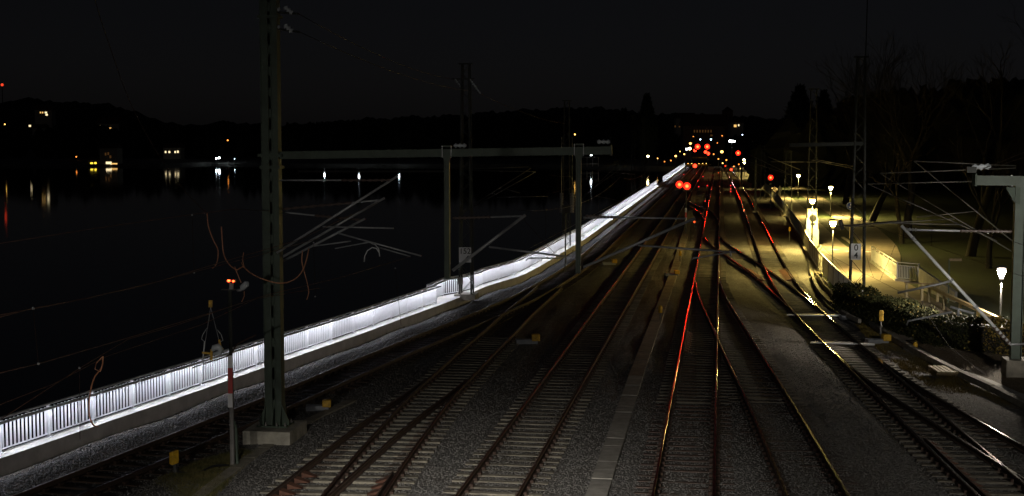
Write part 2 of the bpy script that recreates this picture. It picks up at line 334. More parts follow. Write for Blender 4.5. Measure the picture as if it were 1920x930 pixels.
at_ = bed.data.attributes.new('dust_and_dim', 'FLOAT', 'POINT'); at_.data.foreach_set('value', np.array([max(0.9 if v[0] - xFence(v[1]) < 2.4 else 0.0, 1 - abs(trk(v[0], v[1]) - .75) / .6) for v in vs_], np.float32))  # brown dust by the rails; strip along the railing darkened against lamp spill
# loose ballast stones lying on the bed in the near yard: nobody could count them
def stones(name, N, yr, xfun, size, matn, zf):
    oct_ = np.array([(1, 0, 0), (0, 1, 0), (-1, 0, 0), (0, -1, 0), (0, 0, 1), (0, 0, -1)], float)
    tri = np.array([(0, 1, 4), (1, 2, 4), (2, 3, 4), (3, 0, 4), (1, 0, 5), (2, 1, 5), (3, 2, 5), (0, 3, 5)])
    y = yr[0] + (yr[1] - yr[0]) * (1 - np.sqrt(rng.uniform(0, 1, N))) if yr[0] < 33 else rng.uniform(yr[0], yr[1], N); xs = []
    for yy in y: xs.append(xfun(yy))
    x = np.array(xs); z = np.array([zf(a, b_) for a, b_ in zip(x, y)])
    s = rng.uniform(size[0], size[1], (N, 1, 1)) * rng.uniform(0.6, 1.25, (N, 6, 3)); V = oct_[None] * s; V[:, :, 2] *= 0.7
    t = rng.uniform(0, 6.28, N); c, sn = np.cos(t)[:, None], np.sin(t)[:, None]
    X = V[:, :, 0] * c - V[:, :, 1] * sn + x[:, None]; Y = V[:, :, 0] * sn + V[:, :, 1] * c + y[:, None]; Z = V[:, :, 2] + z[:, None]
    co = np.stack([X, Y, Z], -1).reshape(-1, 3).astype(np.float32); F = (tri[None] + (np.arange(N) * 6)[:, None, None]).reshape(-1, 3).astype(np.int32)
    me = bpy.data.meshes.new(name); me.vertices.add(len(co)); me.vertices.foreach_set('co', co.ravel()); me.loops.add(F.size); me.loops.foreach_set('vertex_index', F.ravel())
    me.polygons.add(len(F)); me.polygons.foreach_set('loop_start', np.arange(0, F.size, 3, dtype=np.int32)); me.update(calc_edges=True); me.materials.append(M[matn])
    o = bpy.data.objects.new(name, me); C.objects.link(o); return o
tag(stones('ballast_stones', 60000, (30, 66), lambda y: random.uniform(xFence(y) + 0.9, xRight(y) - 2.5), (0.018, 0.042), 'stone_a', lambda x, y: bed_z(x, y) + 0.008), 'loose grey ballast stones lying between the near tracks', 'gravel', kind='stuff')
tag(stones('shoulder_stones', 16000, (34, 125), lambda y: xFence(y) + random.gauss(1.3, 0.32), (0.03, 0.06), 'stone_dark', lambda x, y: bed_z(x, y) + 0.012), 'coarse grey ballast shoulder lit by the white railing', 'gravel', kind='stuff')
# quay wall carrying the lit railing
oy = list(np.arange(22, 71.6, 1.2)) + [71.76]; outer = [(xFence(y) - 0.14, y) for y in oy]; inner = [(xFence(y) + 0.42, y) for y in oy]
outer += [(-4.55, 71.9), (-3.92, 75.35), (-3.02, 76.75), (-2.28, 79.0), (xFence(80.2) - 0.14, 80.2)]
inner += [(xFence(71.9) + 0.45, 71.9), (xFence(75.35) + 0.5, 75.35), (xFence(76.75) + 0.55, 76.75), (xFence(79) + 0.55, 79.0), (xFence(80.2) + 0.55, 80.2)]
for y in list(np.arange(82, 470, 2.0)): outer.append((xFence(y) - 0.14, y)); inner.append((xFence(y) + 0.56, y))
mb = MB(); KZ = 0.30
o1 = [(x, y, KZ) for x, y in outer]; i1 = [(x, y, KZ) for x, y in inner]
mb.strip(o1, i1); mb.strip(i1, [(x, y, -0.6) for x, y in inner]); mb.strip([(x, y, -2.6) for x, y in outer], o1)
struct('quay_wall', mb, 'concrete_pale')
# land on the right of the tracks
mb = MB(); ly = list(np.arange(18, 120, 3.0)) + list(np.arange(120, 480, 12.0)) + [700, 1200, 2000]
vg = [y for y in ly if y < 480]; VW = lin([(18, 6), (54, 5.5), (60, 2.4), (75, 1.2), (480, 1.2)])
struct('verge', MB().strip([(xRight(y) + 0.02, y, -0.17) for y in vg], [(xRight(y) + .9, y, -0.03) for y in vg]).strip([(xRight(y) + .9, y, -0.03) for y in vg], [(xRight(y) + VW(y) + .05, y, -0.026) for y in vg]), 'cess')
mb.strip([(xRight(y) + VW(y) if y < 480 else 82 + (y - 480) * 0.16, y, -0.03) for y in ly], [(xRight(min(y, 470)) + 120 + max(0, y - 470) * .3, y, -0.035) for y in ly])
mb.strip([(xRight(min(y, 470)) + 120 + max(0, y - 470) * .3, y, -0.035) for y in ly], [(900 + y, y, 6.0 + 0.01 * y) for y in ly])
struct('lawn', mb, 'lawn')
def sheet(name, px, mt, z): return struct(name, MB().add([(*P(x, y, z).xy, z) for x, y in px], [tuple(range(len(px)))[::-1]]), mt)
def ribbon(name, left, right, mt, z):
    a = catmull([(*P(x, y, z).xy, z) for x, y in left], 4); b_ = catmull([(*P(x, y, z).xy, z) for x, y in right], 4)
    k = 40; ia = [a[int(i * (len(a) - 1) / k)] for i in range(k + 1)]; ib = [b_[int(i * (len(b_) - 1) / k)] for i in range(k + 1)]
    return struct(name, MB().strip(ia, ib), mt)
ribbon('footpath', [(1680, 640), (1628, 585), (1572, 528), (1537, 482), (1512, 440), (1488, 406), (1464, 378), (1442, 354), (1420, 334), (1402, 318)],
       [(1840, 622), (1735, 549), (1640, 497), (1578, 455), (1545, 425), (1520, 401), (1498, 382), (1478, 366), (1452, 344), (1420, 322)], 'asphalt', 0.004)
ribbon('cycle_path', [(1632, 505), (1607, 452), (1582, 425), (1556, 403), (1530, 385), (1503, 367), (1478, 351), (1452, 336), (1424, 322)],
       [(1690, 505), (1682, 462), (1640, 424), (1600, 400), (1556, 378), (1520, 358), (1490, 345), (1462, 331), (1432, 319)], 'asphalt', 0.009)
sheet('crossing_paving', [(1536, 482), (1580, 462), (1650, 468), (1640, 498), (1570, 512)], 'paving', 0.014)
for a, b2 in (((1561, 468), (1570, 469)), ((1586, 471), (1596, 472)), ((1622, 472), (1640, 473))):
    p, q = P(*a), P(*b2); struct('path_marking', MB().bar((p.x, p.y, 0.018), (q.x, q.y, 0.018), 0.5, 0.006), 'white_paint')
# gravel verge and concrete cable ducts between the right track and the hedge
ribbon('cess_path', [(1475, 400), (1492, 440), (1512, 478), (1519, 512)], [(1483, 400), (1512, 440), (1530, 478), (1545, 514)], 'concrete_old', 0.03)
# ------------------------------------------------------------------ far land, hills
def ridge(name, prof, Y, depth, zb, matn, jag, n=420, seed=1):
    rr = random.Random(seed); f = lin(prof); x0, x1 = prof[0][0], prof[-1][0]; top = []; bot = []; back = []; ph = [rr.uniform(0, 6) for _ in range(8)]
    for i in range(n + 1):
        px = x0 + (x1 - x0) * i / n; py = f(px); q = PY(px, py, Y)
        jz = jag * (0.5 * math.sin(i * 0.37 + ph[0]) + 0.35 * math.sin(i * 0.91 + ph[1]) + 0.3 * math.sin(i * 1.9 + ph[2]) + rr.uniform(-0.4, 0.4))
        yy = Y + 0.05 * depth * math.sin(i * 0.11 + ph[3])
        top.append((q.x, yy, q.z + jz)); bot.append((q.x * 0.9, yy - depth, zb)); back.append((q.x * 1.1, yy + depth, zb))
    mid = [((a[0] * 0.4 + b_[0] * 0.6), (a[1] * 0.4 + b_[1] * 0.6), a[2] * 0.55 + b_[2] * 0.45 + rr.uniform(-1, 1) * jag * 0.6) for a, b_ in zip(top, bot)]
    mb = MB(); mb.strip(bot, mid); mb.strip(mid, top); mb.strip(top, back); return struct(name, mb, matn)
ridge('hill', [(-500, 196), (0, 196), (60, 186), (140, 192), (210, 196), (250, 206), (290, 222), (340, 236), (420, 228), (520, 236), (640, 226), (760, 220), (900, 212), (1010, 205), (1085, 200), (1150, 204), (1200, 214), (1300, 214), (1500, 226), (1900, 230), (2400, 232)], 1500, 500, -6, 'hill_wood', 2.0, 700, 3)
# wooded shores in front of the hill: a far mass of tree tops
def woodland(name, label, pts, Y0, Y1, N, seed, hmul=1.0, base=-1.5):
    rr = random.Random(seed); f = lin(pts); mb = MB(); x0, x1 = pts[0][0], pts[-1][0]
    for i in range(N):
        px = rr.uniform(x0, x1); Y = rr.uniform(Y0, Y1); q = PY(px, f(px), Y); top = (q.z - base) * rr.uniform(0.72, 1.03) * hmul; r = top * rr.uniform(0.16, 0.34)
        k = 7; prof = []; ks = rr.uniform(0.25, 0.5)
        for j in range(k):
            t = j / (k - 1); prof.append((max(0.05, r * (math.sin(math.pi * min(1, t ** 0.8)) ** 0.6 if 0 < t < 1 else 0.1) * rr.uniform(0.65, 1.25)), top * (0.12 + 0.88 * t)))
        mb.lathe(prof, (q.x, Y, base), 6)
    o = mb.build(name, 'hill_wood'); v = np.zeros(len(o.data.vertices) * 3, np.float32); o.data.vertices.foreach_get('co', v); v += rng.normal(0, 0.45, len(v)).astype(np.float32); o.data.vertices.foreach_set('co', v); o.data.update()
    return tag(o, label, 'woodland', kind='stuff')
woodland('shore_wood', 'dark wooded shore across the lake', [(-300, 236), (0, 238), (150, 232), (260, 236), (400, 242), (560, 232), (700, 226), (880, 222), (1000, 216), (1120, 226), (1260, 236), (1330, 240)], 640, 900, 900, 4)
mb = MB(); sh = [(-500, 562, ), (0, 560), (180, 556), (300, 570), (400, 610), (520, 575), (640, 566), (800, 560), (960, 556), (1100, 540), (1200, 525), (1270, 500), (1300, 490)]
fr = [PY(px, 310, Y) for px, Y in sh]; mb.strip([(p.x, p.y, -1.95) for p in fr], [(p.x, p.y + 1.0, -1.0) for p in fr]); mb.strip([(p.x, p.y + 1.0, -1.0) for p in fr], [(p.x * 1.02, p.y + 30, -0.2) for p in fr]); mb.strip([(p.x * 1.02, p.y + 30, -0.2) for p in fr], [(p.x * 2.2, 1100, 2) for p in fr])
struct('far_shore', mb, 'shore')

# ------------------------------------------------------------------ tracks
GAUGE = 1.507
def box_mesh(name, mb, mt):
    me = bpy.data.meshes.new(name); me.from_pydata(mb.v, [], mb.f); me.materials.append(M[mt]); me.update(); return me
def sleeper_mb(L, wt, wb, h):
    return MB().add([(-L / 2, -wb / 2, -h), (L / 2, -wb / 2, -h), (L / 2, wb / 2, -h), (-L / 2, wb / 2, -h), (-L / 2 + .03, -wt / 2, 0), (L / 2 - .03, -wt / 2, 0), (L / 2 - .03, wt / 2, 0), (-L / 2 + .03, wt / 2, 0)],
                    [(3, 2, 1, 0), (4, 5, 6, 7), (0, 1, 5, 4), (1, 2, 6, 5), (2, 3, 7, 6), (3, 0, 4, 7)])
SLP = {k: box_mesh('sleeper', sleeper_mb(2.6, *d), k) for k, d in (('concrete_sleeper', (0.19, 0.27, 0.16)), ('concrete_dark', (0.19, 0.27, 0.16)), ('timber_sleeper', (0.24, 0.26, 0.16)), ('steel_sleeper', (0.13, 0.22, 0.10)))}
def rail_line(f, off, y0, y1, dz):
    ys = list(np.arange(y0, min(y1, 115), 1.2)) + list(np.arange(max(y0, 115), y1, 3.5)) + [y1]; out = []
    for y in ys:
        s = (f(y + 0.2) - f(y - 0.2)) / 0.4; nn = Vector((1, -s, 0)).normalized(); out.append((Vector((f(y), y, dz)) + nn * off, nn))
    return out
def sweep(line, prof, taper0=False, taper1=False):
    vs = []; k = len(prof)
    for p, nn in line:
        for a, z in prof: vs.append((p.x + nn.x * a, p.y + nn.y * a, p.z + z))
    m_ = len(line); fs = [(i * k + j, i * k + (j + 1) % k, (i + 1) * k + (j + 1) % k, (i + 1) * k + j) for i in range(m_ - 1) for j in range(k)]
    return MB().add(vs, fs + [tuple(range(k)), tuple(range((m_ - 1) * k, m_ * k))[::-1]])
BODY = [(-.07, -.172), (-.07, -.158), (-.014, -.14), (-.014, -.05), (-.034, -.036), (.034, -.036), (.014, -.05), (.014, -.14), (.07, -.158), (.07, -.172)]
HEAD = [(-.036, -.036), (-.036, -.006), (-.028, 0), (.028, 0), (.036, -.006), (.036, -.036)]
FAST = MB()
def track(label, f, y0, y1, head, sl, dz=0.0, skip=None, branch=None, y_sleep=None, n_single=150):
    """sl(y) -> sleeper kind or None; branch: list of centre-line functions sharing long sleepers"""
    t = thing('railway_track', label, 'track', (f(y0), y0, -0.2), 'tracks of the yard')
    for s in (-1, 1):
        ln = rail_line(f, s * GAUGE / 2, y0, y1, dz); r = sweep(ln, BODY).build('rail', 'rail_side', t); sweep(ln, HEAD).build('rail_head', head, r)
    ys0, ys1 = y_sleep or (y0, y1); far = MB(); fst = MB(); cnt = 0; y = ys0 + 0.3
    while y < ys1:
        k = sl(y)
        if k:
            s = (f(y + .2) - f(y - .2)) / .4; a = math.atan(-s); lo, hi = -1.3, 1.3
            for g, ga, gb in (branch or []):
                if ga <= y <= gb:
                    d = (g(y) - f(y)) * math.cos(a)
                    if abs(d) < 2.75: lo = min(lo, d - 1.3); hi = max(hi, d + 1.3)
            cx = f(y) + (lo + hi) / 2 * math.cos(a); cy = y + (lo + hi) / 2 * math.sin(a); L = hi - lo
            if cnt < n_single and y < 118:
                o = bpy.data.objects.new('sleeper', SLP[k]); C.objects.link(o); o.parent = t
                o.location = Vector((cx, cy, SL_Z - (.022 if k == 'steel_sleeper' else 0) + random.uniform(-.012, .004))) - t.location; o.rotation_euler = (0, 0, a + random.uniform(-.008, .008)); o.scale = (L / 2.6, 1, 1); cnt += 1
            else:
                far.box((cx, cy, SL_Z - 0.05), (L, 0.24, 0.1), a)
            if y < 75:
                for e in (-1, 1):
                    for w in (-1, 1):
                        fst.box((f(y) + (e * GAUGE / 2 + w * .095) * math.cos(a), y + (e * GAUGE / 2 + w * .095) * math.sin(a), SL_Z + .03), (.09, .17, .07), a)
        y += 0.62
    if far.v: tag(far.build('far_sleepers', 'timber_sleeper', t), kind='stuff')
    if fst.v: tag(fst.build('rail_fastenings', 'rust', t), kind='stuff')
    return t
for k_ in ('concrete_sleeper', 'concrete_dark', 'timber_sleeper', 'steel_sleeper'):
    nt = M[k_].node_tree; n = nt.nodes; l = nt.links; b = n['Principled BSDF']; src = b.inputs['Base Color'].links[0].from_socket
    tc = n.new('ShaderNodeTexCoord'); sp = n.new('ShaderNodeSeparateXYZ'); l.new(tc.outputs['Object'], sp.inputs[0]); ab = n.new('ShaderNodeMath'); ab.operation = 'ABSOLUTE'; l.new(sp.outputs['X'], ab.inputs[0])
    cp = n.new('ShaderNodeMath'); cp.operation = 'COMPARE'; cp.inputs[1].default_value = .75; cp.inputs[2].default_value = .17; l.new(ab.outputs[0], cp.inputs[0]); ml = n.new('ShaderNodeMath'); ml.operation = 'MULTIPLY'; ml.inputs[1].default_value = .7; l.new(cp.outputs[0], ml.inputs[0])
    mx = n.new('ShaderNodeMix'); mx.data_type = 'RGBA'; l.new(ml.outputs[0], mx.inputs['Factor']); l.new(src, mx.inputs[6]); mx.inputs[7].default_value = (.05, .028, .018, 1); l.new(mx.outputs[2], b.inputs['Base Color'])
Cd = 'concrete_dark'
Tm = 'timber_sleeper'; Cn = 'concrete_sleeper'; St = 'steel_sleeper'
track('rusty track running closest beside the white lit railing', xA, 27, 470, 'rail_head_dull', lambda y: Tm)
tB = track('track in the left foreground that runs on into the one beside the railing', xB, 27, 83.5, 'rail_head_dull', lambda y: Cn if (xB(y) - xA(y) > 2.6) else None, branch=[(xB1, 27, 52)], dz=-0.003)
tB1 = track('diverging rails of the left foreground switch with rust red guard brackets', xB1, 27, 50.5, 'rail_head_dull', lambda y: None, dz=-0.006)
track('concrete sleeper track left of the long cable duct', xC, 27, 470, 'rail_head_dull', lambda y: Cn)
tD = track('straight track right of the cable duct with red gleaming rails', xD, 27, 440, 'rail_head_mid', lambda y: St if y < 47 else Cd, branch=[(xE, 48, 87), (xG, 105, 129), (xH, 152, 175)])
track('track diverging to the right from the red gleaming track', xE, 27, 86.5, 'rail_head_mid', lambda y: (St if y < 47 else Cd) if abs(xE(y) - xD(y)) >= 2.7 or y < 48 else None, dz=-0.003)
tF = track('rightmost main track gleaming yellow under the path lamps', xF, 27, 470, 'rail_head', lambda y: Cd, branch=[(xI, 40, 57), (xG, 73, 92)])
tI = track('switch track branching off at the lower right corner', xI, 27, 57.5, 'rail_head', lambda y: Tm if xI(y) - xF(y) > 2.75 else None, dz=-0.003)
tG = track('crossover rails from the yellow gleaming track to the red one', xG, 73.5, 127, 'rail_head', lambda y: Tm if (abs(xG(y) - xD(y)) > 2.75 and abs(xG(y) - xF(y)) > 2.75) else None, dz=-0.004)
track('far crossover rails curving below the pair of red signals', xH, 155, 203, 'rail_head', lambda y: None, dz=-0.004)
# guard rails with rust red brackets
def guard(par, f, off, y0, y1, side, wid):
    g = sweep(rail_line(f, off, y0, y1, 0.01), [(-.02, -.15), (-.02, 0), (.02, 0), (.02, -.15)]).build('guard_rail', 'rust', par)
    y = y0 + 0.1
    while y < y1:
        x = f(y) + off; h = .15
        MB().add([(x, y - .17, -.16), (x, y + .17, -.16), (x + side * wid, y + .1, -.155), (x + side * wid, y - .1, -.155), (x, y - .17, -.02), (x, y + .17, -.02)],
                 [(0, 1, 5, 4), (4, 5, 2, 3), (0, 4, 3), (1, 2, 5), (0, 3, 2, 1)]).build('bracket', 'rust_plate', g)
        y += 0.62
guard(tB1, xB1, -GAUGE / 2 + .09, 32.0, 36.6, 1, .38)
guard(tB, xB, GAUGE / 2 - .14, 32.0, 36.4, -1, .38)
guard(tI, xF, -GAUGE / 2 + .16, 31, 40.5, 1, .35)
guard(tI, xI, GAUGE / 2 - .16, 31, 38.2, -1, .35)
for f, off, a, b2, s in ((xG, -GAUGE / 2, 88, 96, 1), (xF, GAUGE / 2, 88, 95, -1)):
    guard(tG if f is xG else tF, f, off + s * .1, a, b2, s, .5)
guard(tD, xD, -GAUGE / 2 + .1, 58, 64, 1, .3)

# ------------------------------------------------------------------ lit railing on the quay wall
rl = thing('quay_railing', 'long white steel railing with strip lights above the dark lake', 'railing', (xFence(30), 30, KZ))
seg = [(xFence(y), y) for y in list(np.arange(28, 71.7, 2.4))] + [(-3.95, 71.76)]
bay_pts = []
def split(a, b_, L):
    n = max(1, round(math.dist(a, b_) / L)); return [((a[0] + (b_[0] - a[0]) * i / n), (a[1] + (b_[1] - a[1]) * i / n)) for i in range(n)]
keyp = [(xFence(28), 28), (xFence(37.15), 37.15), (xFence(45.5), 45.5), (xFence(53.7), 53.7), (xFence(60.6), 60.6), (xFence(65.3), 65.3), (-3.95, 71.76), (-4.42, 71.95), (-3.78, 75.3), (-2.9, 76.65), (-2.12, 79.1), (xFence(81), 81)] + [(xFence(y), y) for y in (84, 86.9, 92.4, 100, 110, 118.2, 147, 175.8, 205, 235, 262)]
pts = []
for a, b_ in zip(keyp[:-1], keyp[1:]): pts += split(a, b_, 2.4)
pts.append(keyp[-1])
far_key = [(xFence(y), y) for y in (286, 299.8, 340, 400, 465)]; pts2 = []
for a, b_ in zip(far_key[:-1], far_key[1:]): pts2 += split(a, b_, 2.4)
pts2.append(far_key[-1])
RH = 0.96
bar_me = box_mesh('baluster', MB().box((0, 0, RH / 2 + 0.02), (0.06, 0.016, RH - 0.2)), 'white_paint')
post_me = box_mesh('post', MB().box((0, 0, RH / 2 - 0.01), (0.09, 0.05, RH - 0.02)).box((0.02, 0, 0.012), (0.18, 0.12, 0.02)).box((.03, 0, RH - .1), (.1, .03, .05)), 'white_paint')
far_b = MB(); nb = 0; FL = True
def rail_run(pp):
    global nb
    for i, (a, b_) in enumerate(zip(pp[:-1], pp[1:])):
        L = math.dist(a, b_); dx, dy = (b_[0] - a[0]) / L, (b_[1] - a[1]) / L; ang = math.atan2(dy, dx) - math.pi / 2; nx, ny = dy, -dx
        A = lambda t, z, o=0.0: (a[0] + dx * t + nx * o, a[1] + dy * t + ny * o, KZ + z)
        near = a[1] < 130
        MB().bar(A(0, RH), A(L, RH), 0.085, 0.045).build('handrail', 'white_paint', rl)
        if near: MB().bar(A(0.03, 0.1), A(L - 0.03, 0.1), 0.05, 0.03).build('bottom_rail', 'white_paint', rl)
        s = MB().add([A(.04, RH - .055, .235), A(L - .04, RH - .055, .235), A(L - .04, RH - .059, .262), A(.04, RH - .059, .262)], [(0, 1, 2, 3) if FL else (3, 2, 1, 0)])
        if L > 1.2:
            MB().bar(A(.03, RH - .042, .254), A(L - .03, RH - .042, .254), .085, .02).bar(A(.03, RH - .068, .294), A(L - .03, RH - .068, .294), .006, .04).build('strip_housing', 'white_paint', rl)  # outer skirt added to cut strip light spilling toward the track
            if near: MB().bar(A(L / 2, RH - .012, .02), A(L / 2, RH - .036, .25), .03, .02).build('lamp_arm', 'white_paint', rl)
        if L > 1.2: s.build('light_strip', 'led_dim' if a[1] < 45 else ('led_mid' if a[1] < 56 else random.choice(('led', 'led', 'led_weak', 'led_strong'))), rl)
        o = bpy.data.objects.new('post', post_me); C.objects.link(o); o.parent = rl; o.location = Vector((a[0], a[1], KZ)) - rl.location; o.rotation_euler = (0, 0, ang)
        k = int((L - 0.1) / 0.168)
        for j in range(k):
            t = 0.05 + (j + 0.5) * (L - 0.1) / k; c = A(t, 0)
            if nb < 300 and a[1] > 35.5:
                o = bpy.data.objects.new('baluster', bar_me); C.objects.link(o); o.parent = rl; o.location = Vector(c) - rl.location; o.rotation_euler = (0, 0, ang); nb += 1
            else: far_b.box((c[0], c[1], KZ + RH / 2 + .02), (0.06, 0.016, RH - 0.2), ang)
rail_run(pts); rail_run(pts2)
tag(far_b.build('balusters', 'white_paint', rl), kind='stuff')

# ------------------------------------------------------------------ catenary gantry at the left
TD = Vector((0.1488, 0.9889, 0)); TN = Vector((0.9889, -0.1488, 0))          # along and across the tracks
def ins(mb, a, b_, r=.05, n=9):
    a = Vector(a); b_ = Vector(b_); pr = []; k = n * 2
    mb.tube([a + (b_ - a) * (i / k) for i in range(k + 1)], [r if i % 2 else r * .45 for i in range(k + 1)], 8)
def tubes(par, name, mt, *segs):
    m_ = MB()
    for s in segs: m_.tube(s[0], s[1], 7)
    return m_.build(name, mt, par, True)
GB = Vector((-7.12, 41.2, 0)); gz = 8.34
gan = thing('catenary_gantry', 'tall green catenary mast with long cross arm in the left foreground', 'mast', (GB.x, GB.y, 0.0))
mb = MB().box((GB.x, GB.y - .05, -0.08), (1.45, 1.75, 0.62), R(-8)); o = mb.build('foundation', 'concrete_cream', gan, bevel=.02)
rzg = -math.atan2(0.1488, 0.9889)
def gl(x, y, z): p = GB + TN * x + TD * y; return (p.x, p.y, z)
MT = 14.5
mast = MB()
for x0, x1 in ((-.25, -.035), (.065, .25)):
    mast.box(gl((x0 + x1) / 2, -.16, (MT + .235) / 2), (x1 - x0, .018, MT - .235), rzg); mast.box(gl((x0 + x1) / 2, .16, (MT + .235) / 2), (x1 - x0, .018, MT - .235), rzg)
    xw = x0 if x0 < 0 else x1
    mast.box(gl(xw - math.copysign(.012, xw), 0, (MT + .235) / 2), (.02, .30, MT - .235), rzg)
    for xe in (x0, x1): mast.box(gl(xe, -.175, (MT + .235) / 2), (.022, .04, MT - .235), rzg)
mo = mast.build('mast', 'mast_green', gan)
z = .9
while z < MT:
    MB().box(gl(.015, -.15, z), (.1, .012, .26), rzg).build('batten', 'mast_green', mo); z += .62
for zz, w in ((gz, .74), (12.4, .62), (gz - .35, .62)):
    MB().box(gl(0, 0, zz), (w, .44, .09), rzg).build('collar', 'mast_green', mo)
foot = MB().box(gl(0, 0, .253), (.95, .72, .045), rzg)
for x in (-.25, .01, .25):
    for s in (-1, 1):
        p = GB + TN * x; foot.add([gl(x - .012, s * .17, .27), gl(x - .012, s * .36, .27), gl(x - .012, s * .36, .4), gl(x - .012, s * .17, .9), gl(x + .012, s * .17, .27), gl(x + .012, s * .36, .27), gl(x + .012, s * .36, .4), gl(x + .012, s * .17, .9)], [(0, 1, 2, 3), (7, 6, 5, 4), (0, 4, 5, 1), (1, 5, 6, 2), (2, 6, 7, 3), (3, 7, 4, 0)])
for s in (-1, 1):
    foot.add([gl(s * .25, -.14, .27), gl(s * .47, -.14, .27), gl(s * .47, -.14, .4), gl(s * .25, -.14, .9), gl(s * .25, -.12, .27), gl(s * .47, -.12, .27), gl(s * .47, -.12, .4), gl(s * .25, -.12, .9)], [(0, 1, 2, 3), (7, 6, 5, 4), (0, 4, 5, 1), (1, 5, 6, 2), (2, 6, 7, 3), (3, 7, 4, 0)])
fo = foot.build('foot_plate', 'mast_green', gan)
for x in (-.4, -.2, .14, .4):
    for y in (-.3, .3): MB().lathe([(.035, 0), (.035, .04), (.018, .045), (.018, .1)], gl(x, y, .276), 6).build('bolt', 'pole_grey', fo)
def gp(px, py, back=0.0): return PP(px, py, GB + TD * back, TD)
bl, br = Vector(gl(.28, 0, gz)), gp(1146, 282)
bm_ = MB().bar(bl, br, .26, .2); bd = (br - bl).normalized(); up = Vector((0, 0, 1))
bm_.bar(bl + up * .105, br + up * .105, .3, .018).bar(bl - up * .105, br - up * .105, .3, .018); bm_.bar(br - bd * .02, br + bd * .02, .34, .3)
beam = bm_.build('cross_arm', 'mast_green', gan)
for px in (600, 700, 780, 905, 980, 1040):
    q = gp(px, 290 - (px - 520) * .013); MB().bar(q - bd * .012, q + bd * .012, .31, .19).build('stiffener', 'mast_green', beam)
def drop(px, pb, pbx):
    t_ = gp(px, 290 - (px - 520) * .013); b_ = gp(pbx, pb); m_ = MB(); b_ = Vector((t_.x, t_.y, b_.z)); hh = t_.z - b_.z
    m_.box((t_.x, t_.y, (t_.z + b_.z) / 2 - .1), (.03, .2, hh), rzg)
    for s in (-1, 1): m_.box((t_.x + s * .065, t_.y, (t_.z + b_.z) / 2 - .1), (.014, .2, hh), rzg)
    m_.box((t_.x, t_.y - .06, (t_.z + b_.z) / 2 - .1), (.13, .012, hh), rzg)
    m_.box((t_.x, t_.y, t_.z + .18), (.26, .3, .05), rzg)
    m_.add([(t_.x - .13, t_.y - .09, t_.z - .1), (t_.x + .13, t_.y - .09, t_.z - .1), (t_.x + .072, t_.y - .09, t_.z - .26), (t_.x - .072, t_.y - .09, t_.z - .26), (t_.x - .13, t_.y + .09, t_.z - .1), (t_.x + .13, t_.y + .09, t_.z - .1), (t_.x + .072, t_.y + .09, t_.z - .26), (t_.x - .072, t_.y + .09, t_.z - .26)], [(0, 1, 2, 3), (7, 6, 5, 4), (0, 4, 5, 1), (1, 5, 6, 2), (2, 6, 7, 3), (3, 7, 4, 0)])
    d_ = m_.build('drop_post', 'mast_green', gan)
    for sx in (-.13, .13): MB().tube([(t_.x + sx, t_.y - .16, t_.z - .14), (t_.x + sx, t_.y - .16, t_.z + .2)], .012, 6).build('clamp_bolt', 'galvanised', d_)
    return t_, b_
drop(838, 515, 845); drop(1085, 506, 1089)
for px, py in ((862, 273), (1131, 266)):
    q = gp(px, py); m_ = MB(); ins(m_, q + TN * -.18, q + TN * .2, .075, 3); m_.build('insulator', 'porcelain', gan, True)
def brk(par, pairs, back=0.0, fn=gp, mt='galvanised', r=.03):
    c = None
    for nm, pl, rr_ in pairs:
        q = [fn(x, y, back) for x, y in pl]; c_ = tubes(par, nm, 'galvanised' if nm != 'insulator' else 'porcelain', (q, rr_ if rr_ else r)) if nm != 'insulator' else None
        if nm == 'insulator':
            m_ = MB(); ins(m_, q[0], q[1], rr_ or .06, 8); m_.build('insulator', 'insulator_brown', par, True)
    return c
# cantilevers hinged on the mast and on the drop posts
for back, prs in ((-.5, [('stay_tube', [(524, 338), (640, 338)], .026), ('insulator', [(640, 338), (735, 338)], .05), ('cantilever_tube', [(519, 474), (744, 331)], .036), ('registration_tube', [(605, 425), (738, 428)], .022)]),
                  (.2, [('insulator', [(530, 392), (660, 380)], .05), ('stay_tube', [(660, 380), (714, 375)], .026), ('cantilever_tube', [(505, 496), (721, 371)], .036), ('registration_tube', [(633, 437), (790, 480)], .024), ('steady_arm', [(628, 466), (692, 454), (702, 458)], .018)]),
                  (.9, [('stay_tube', [(507, 395), (590, 404)], .026), ('insulator', [(590, 404), (675, 412)], .05), ('cantilever_tube', [(532, 489), (684, 410)], .034), ('registration_tube', [(585, 462), (658, 452)], .02), ('steady_arm', [(707, 463), (770, 481)], .02)])):
    brk(gan, prs, back)
tubes(gan, 'registration_hoop', 'galv_bright', ([gp(x, y, .2) for x, y in ((683, 491), (684, 480), (689, 470), (698, 464), (706, 466), (711, 474), (712, 481))], .016), ([gp(x, y, .2) for x, y in ((696, 456), (704, 459), (710, 467), (712, 481))], .016))
brk(gan, [('stay_tube', [(1094, 408), (1180, 408)], .028), ('insulator', [(1098, 405), (1150, 407)], .05), ('stay_tube', [(1150, 407), (1287, 410)], .028), ('cantilever_tube', [(1094, 501), (1303, 409)], .045), ('registration_tube', [(1196, 460), (1380, 473)], .03), ('steady_arm', [(1296, 487), (1300, 484), (1370, 473)], .022), ('steady_bracket', [(1369, 470), (1370, 481)], .035)])
brk(gan, [('insulator', [(849, 409), (920, 407)], .05), ('stay_tube', [(920, 407), (978, 405)], .028), ('cantilever_tube', [(849, 507), (985, 403)], .045), ('registration_tube', [(917, 463), (1062, 481)], .03), ('steady_arm', [(986, 489), (990, 484), (1056, 484)], .02)])
MB().tube([gp(978, 408), gp(1040, 475)], .007, 5).build('stay_wire', 'wire_brown', gan)
MB().tube([gp(1295, 412), gp(1345, 472)], .007, 5).build('stay_wire', 'wire_brown', gan)
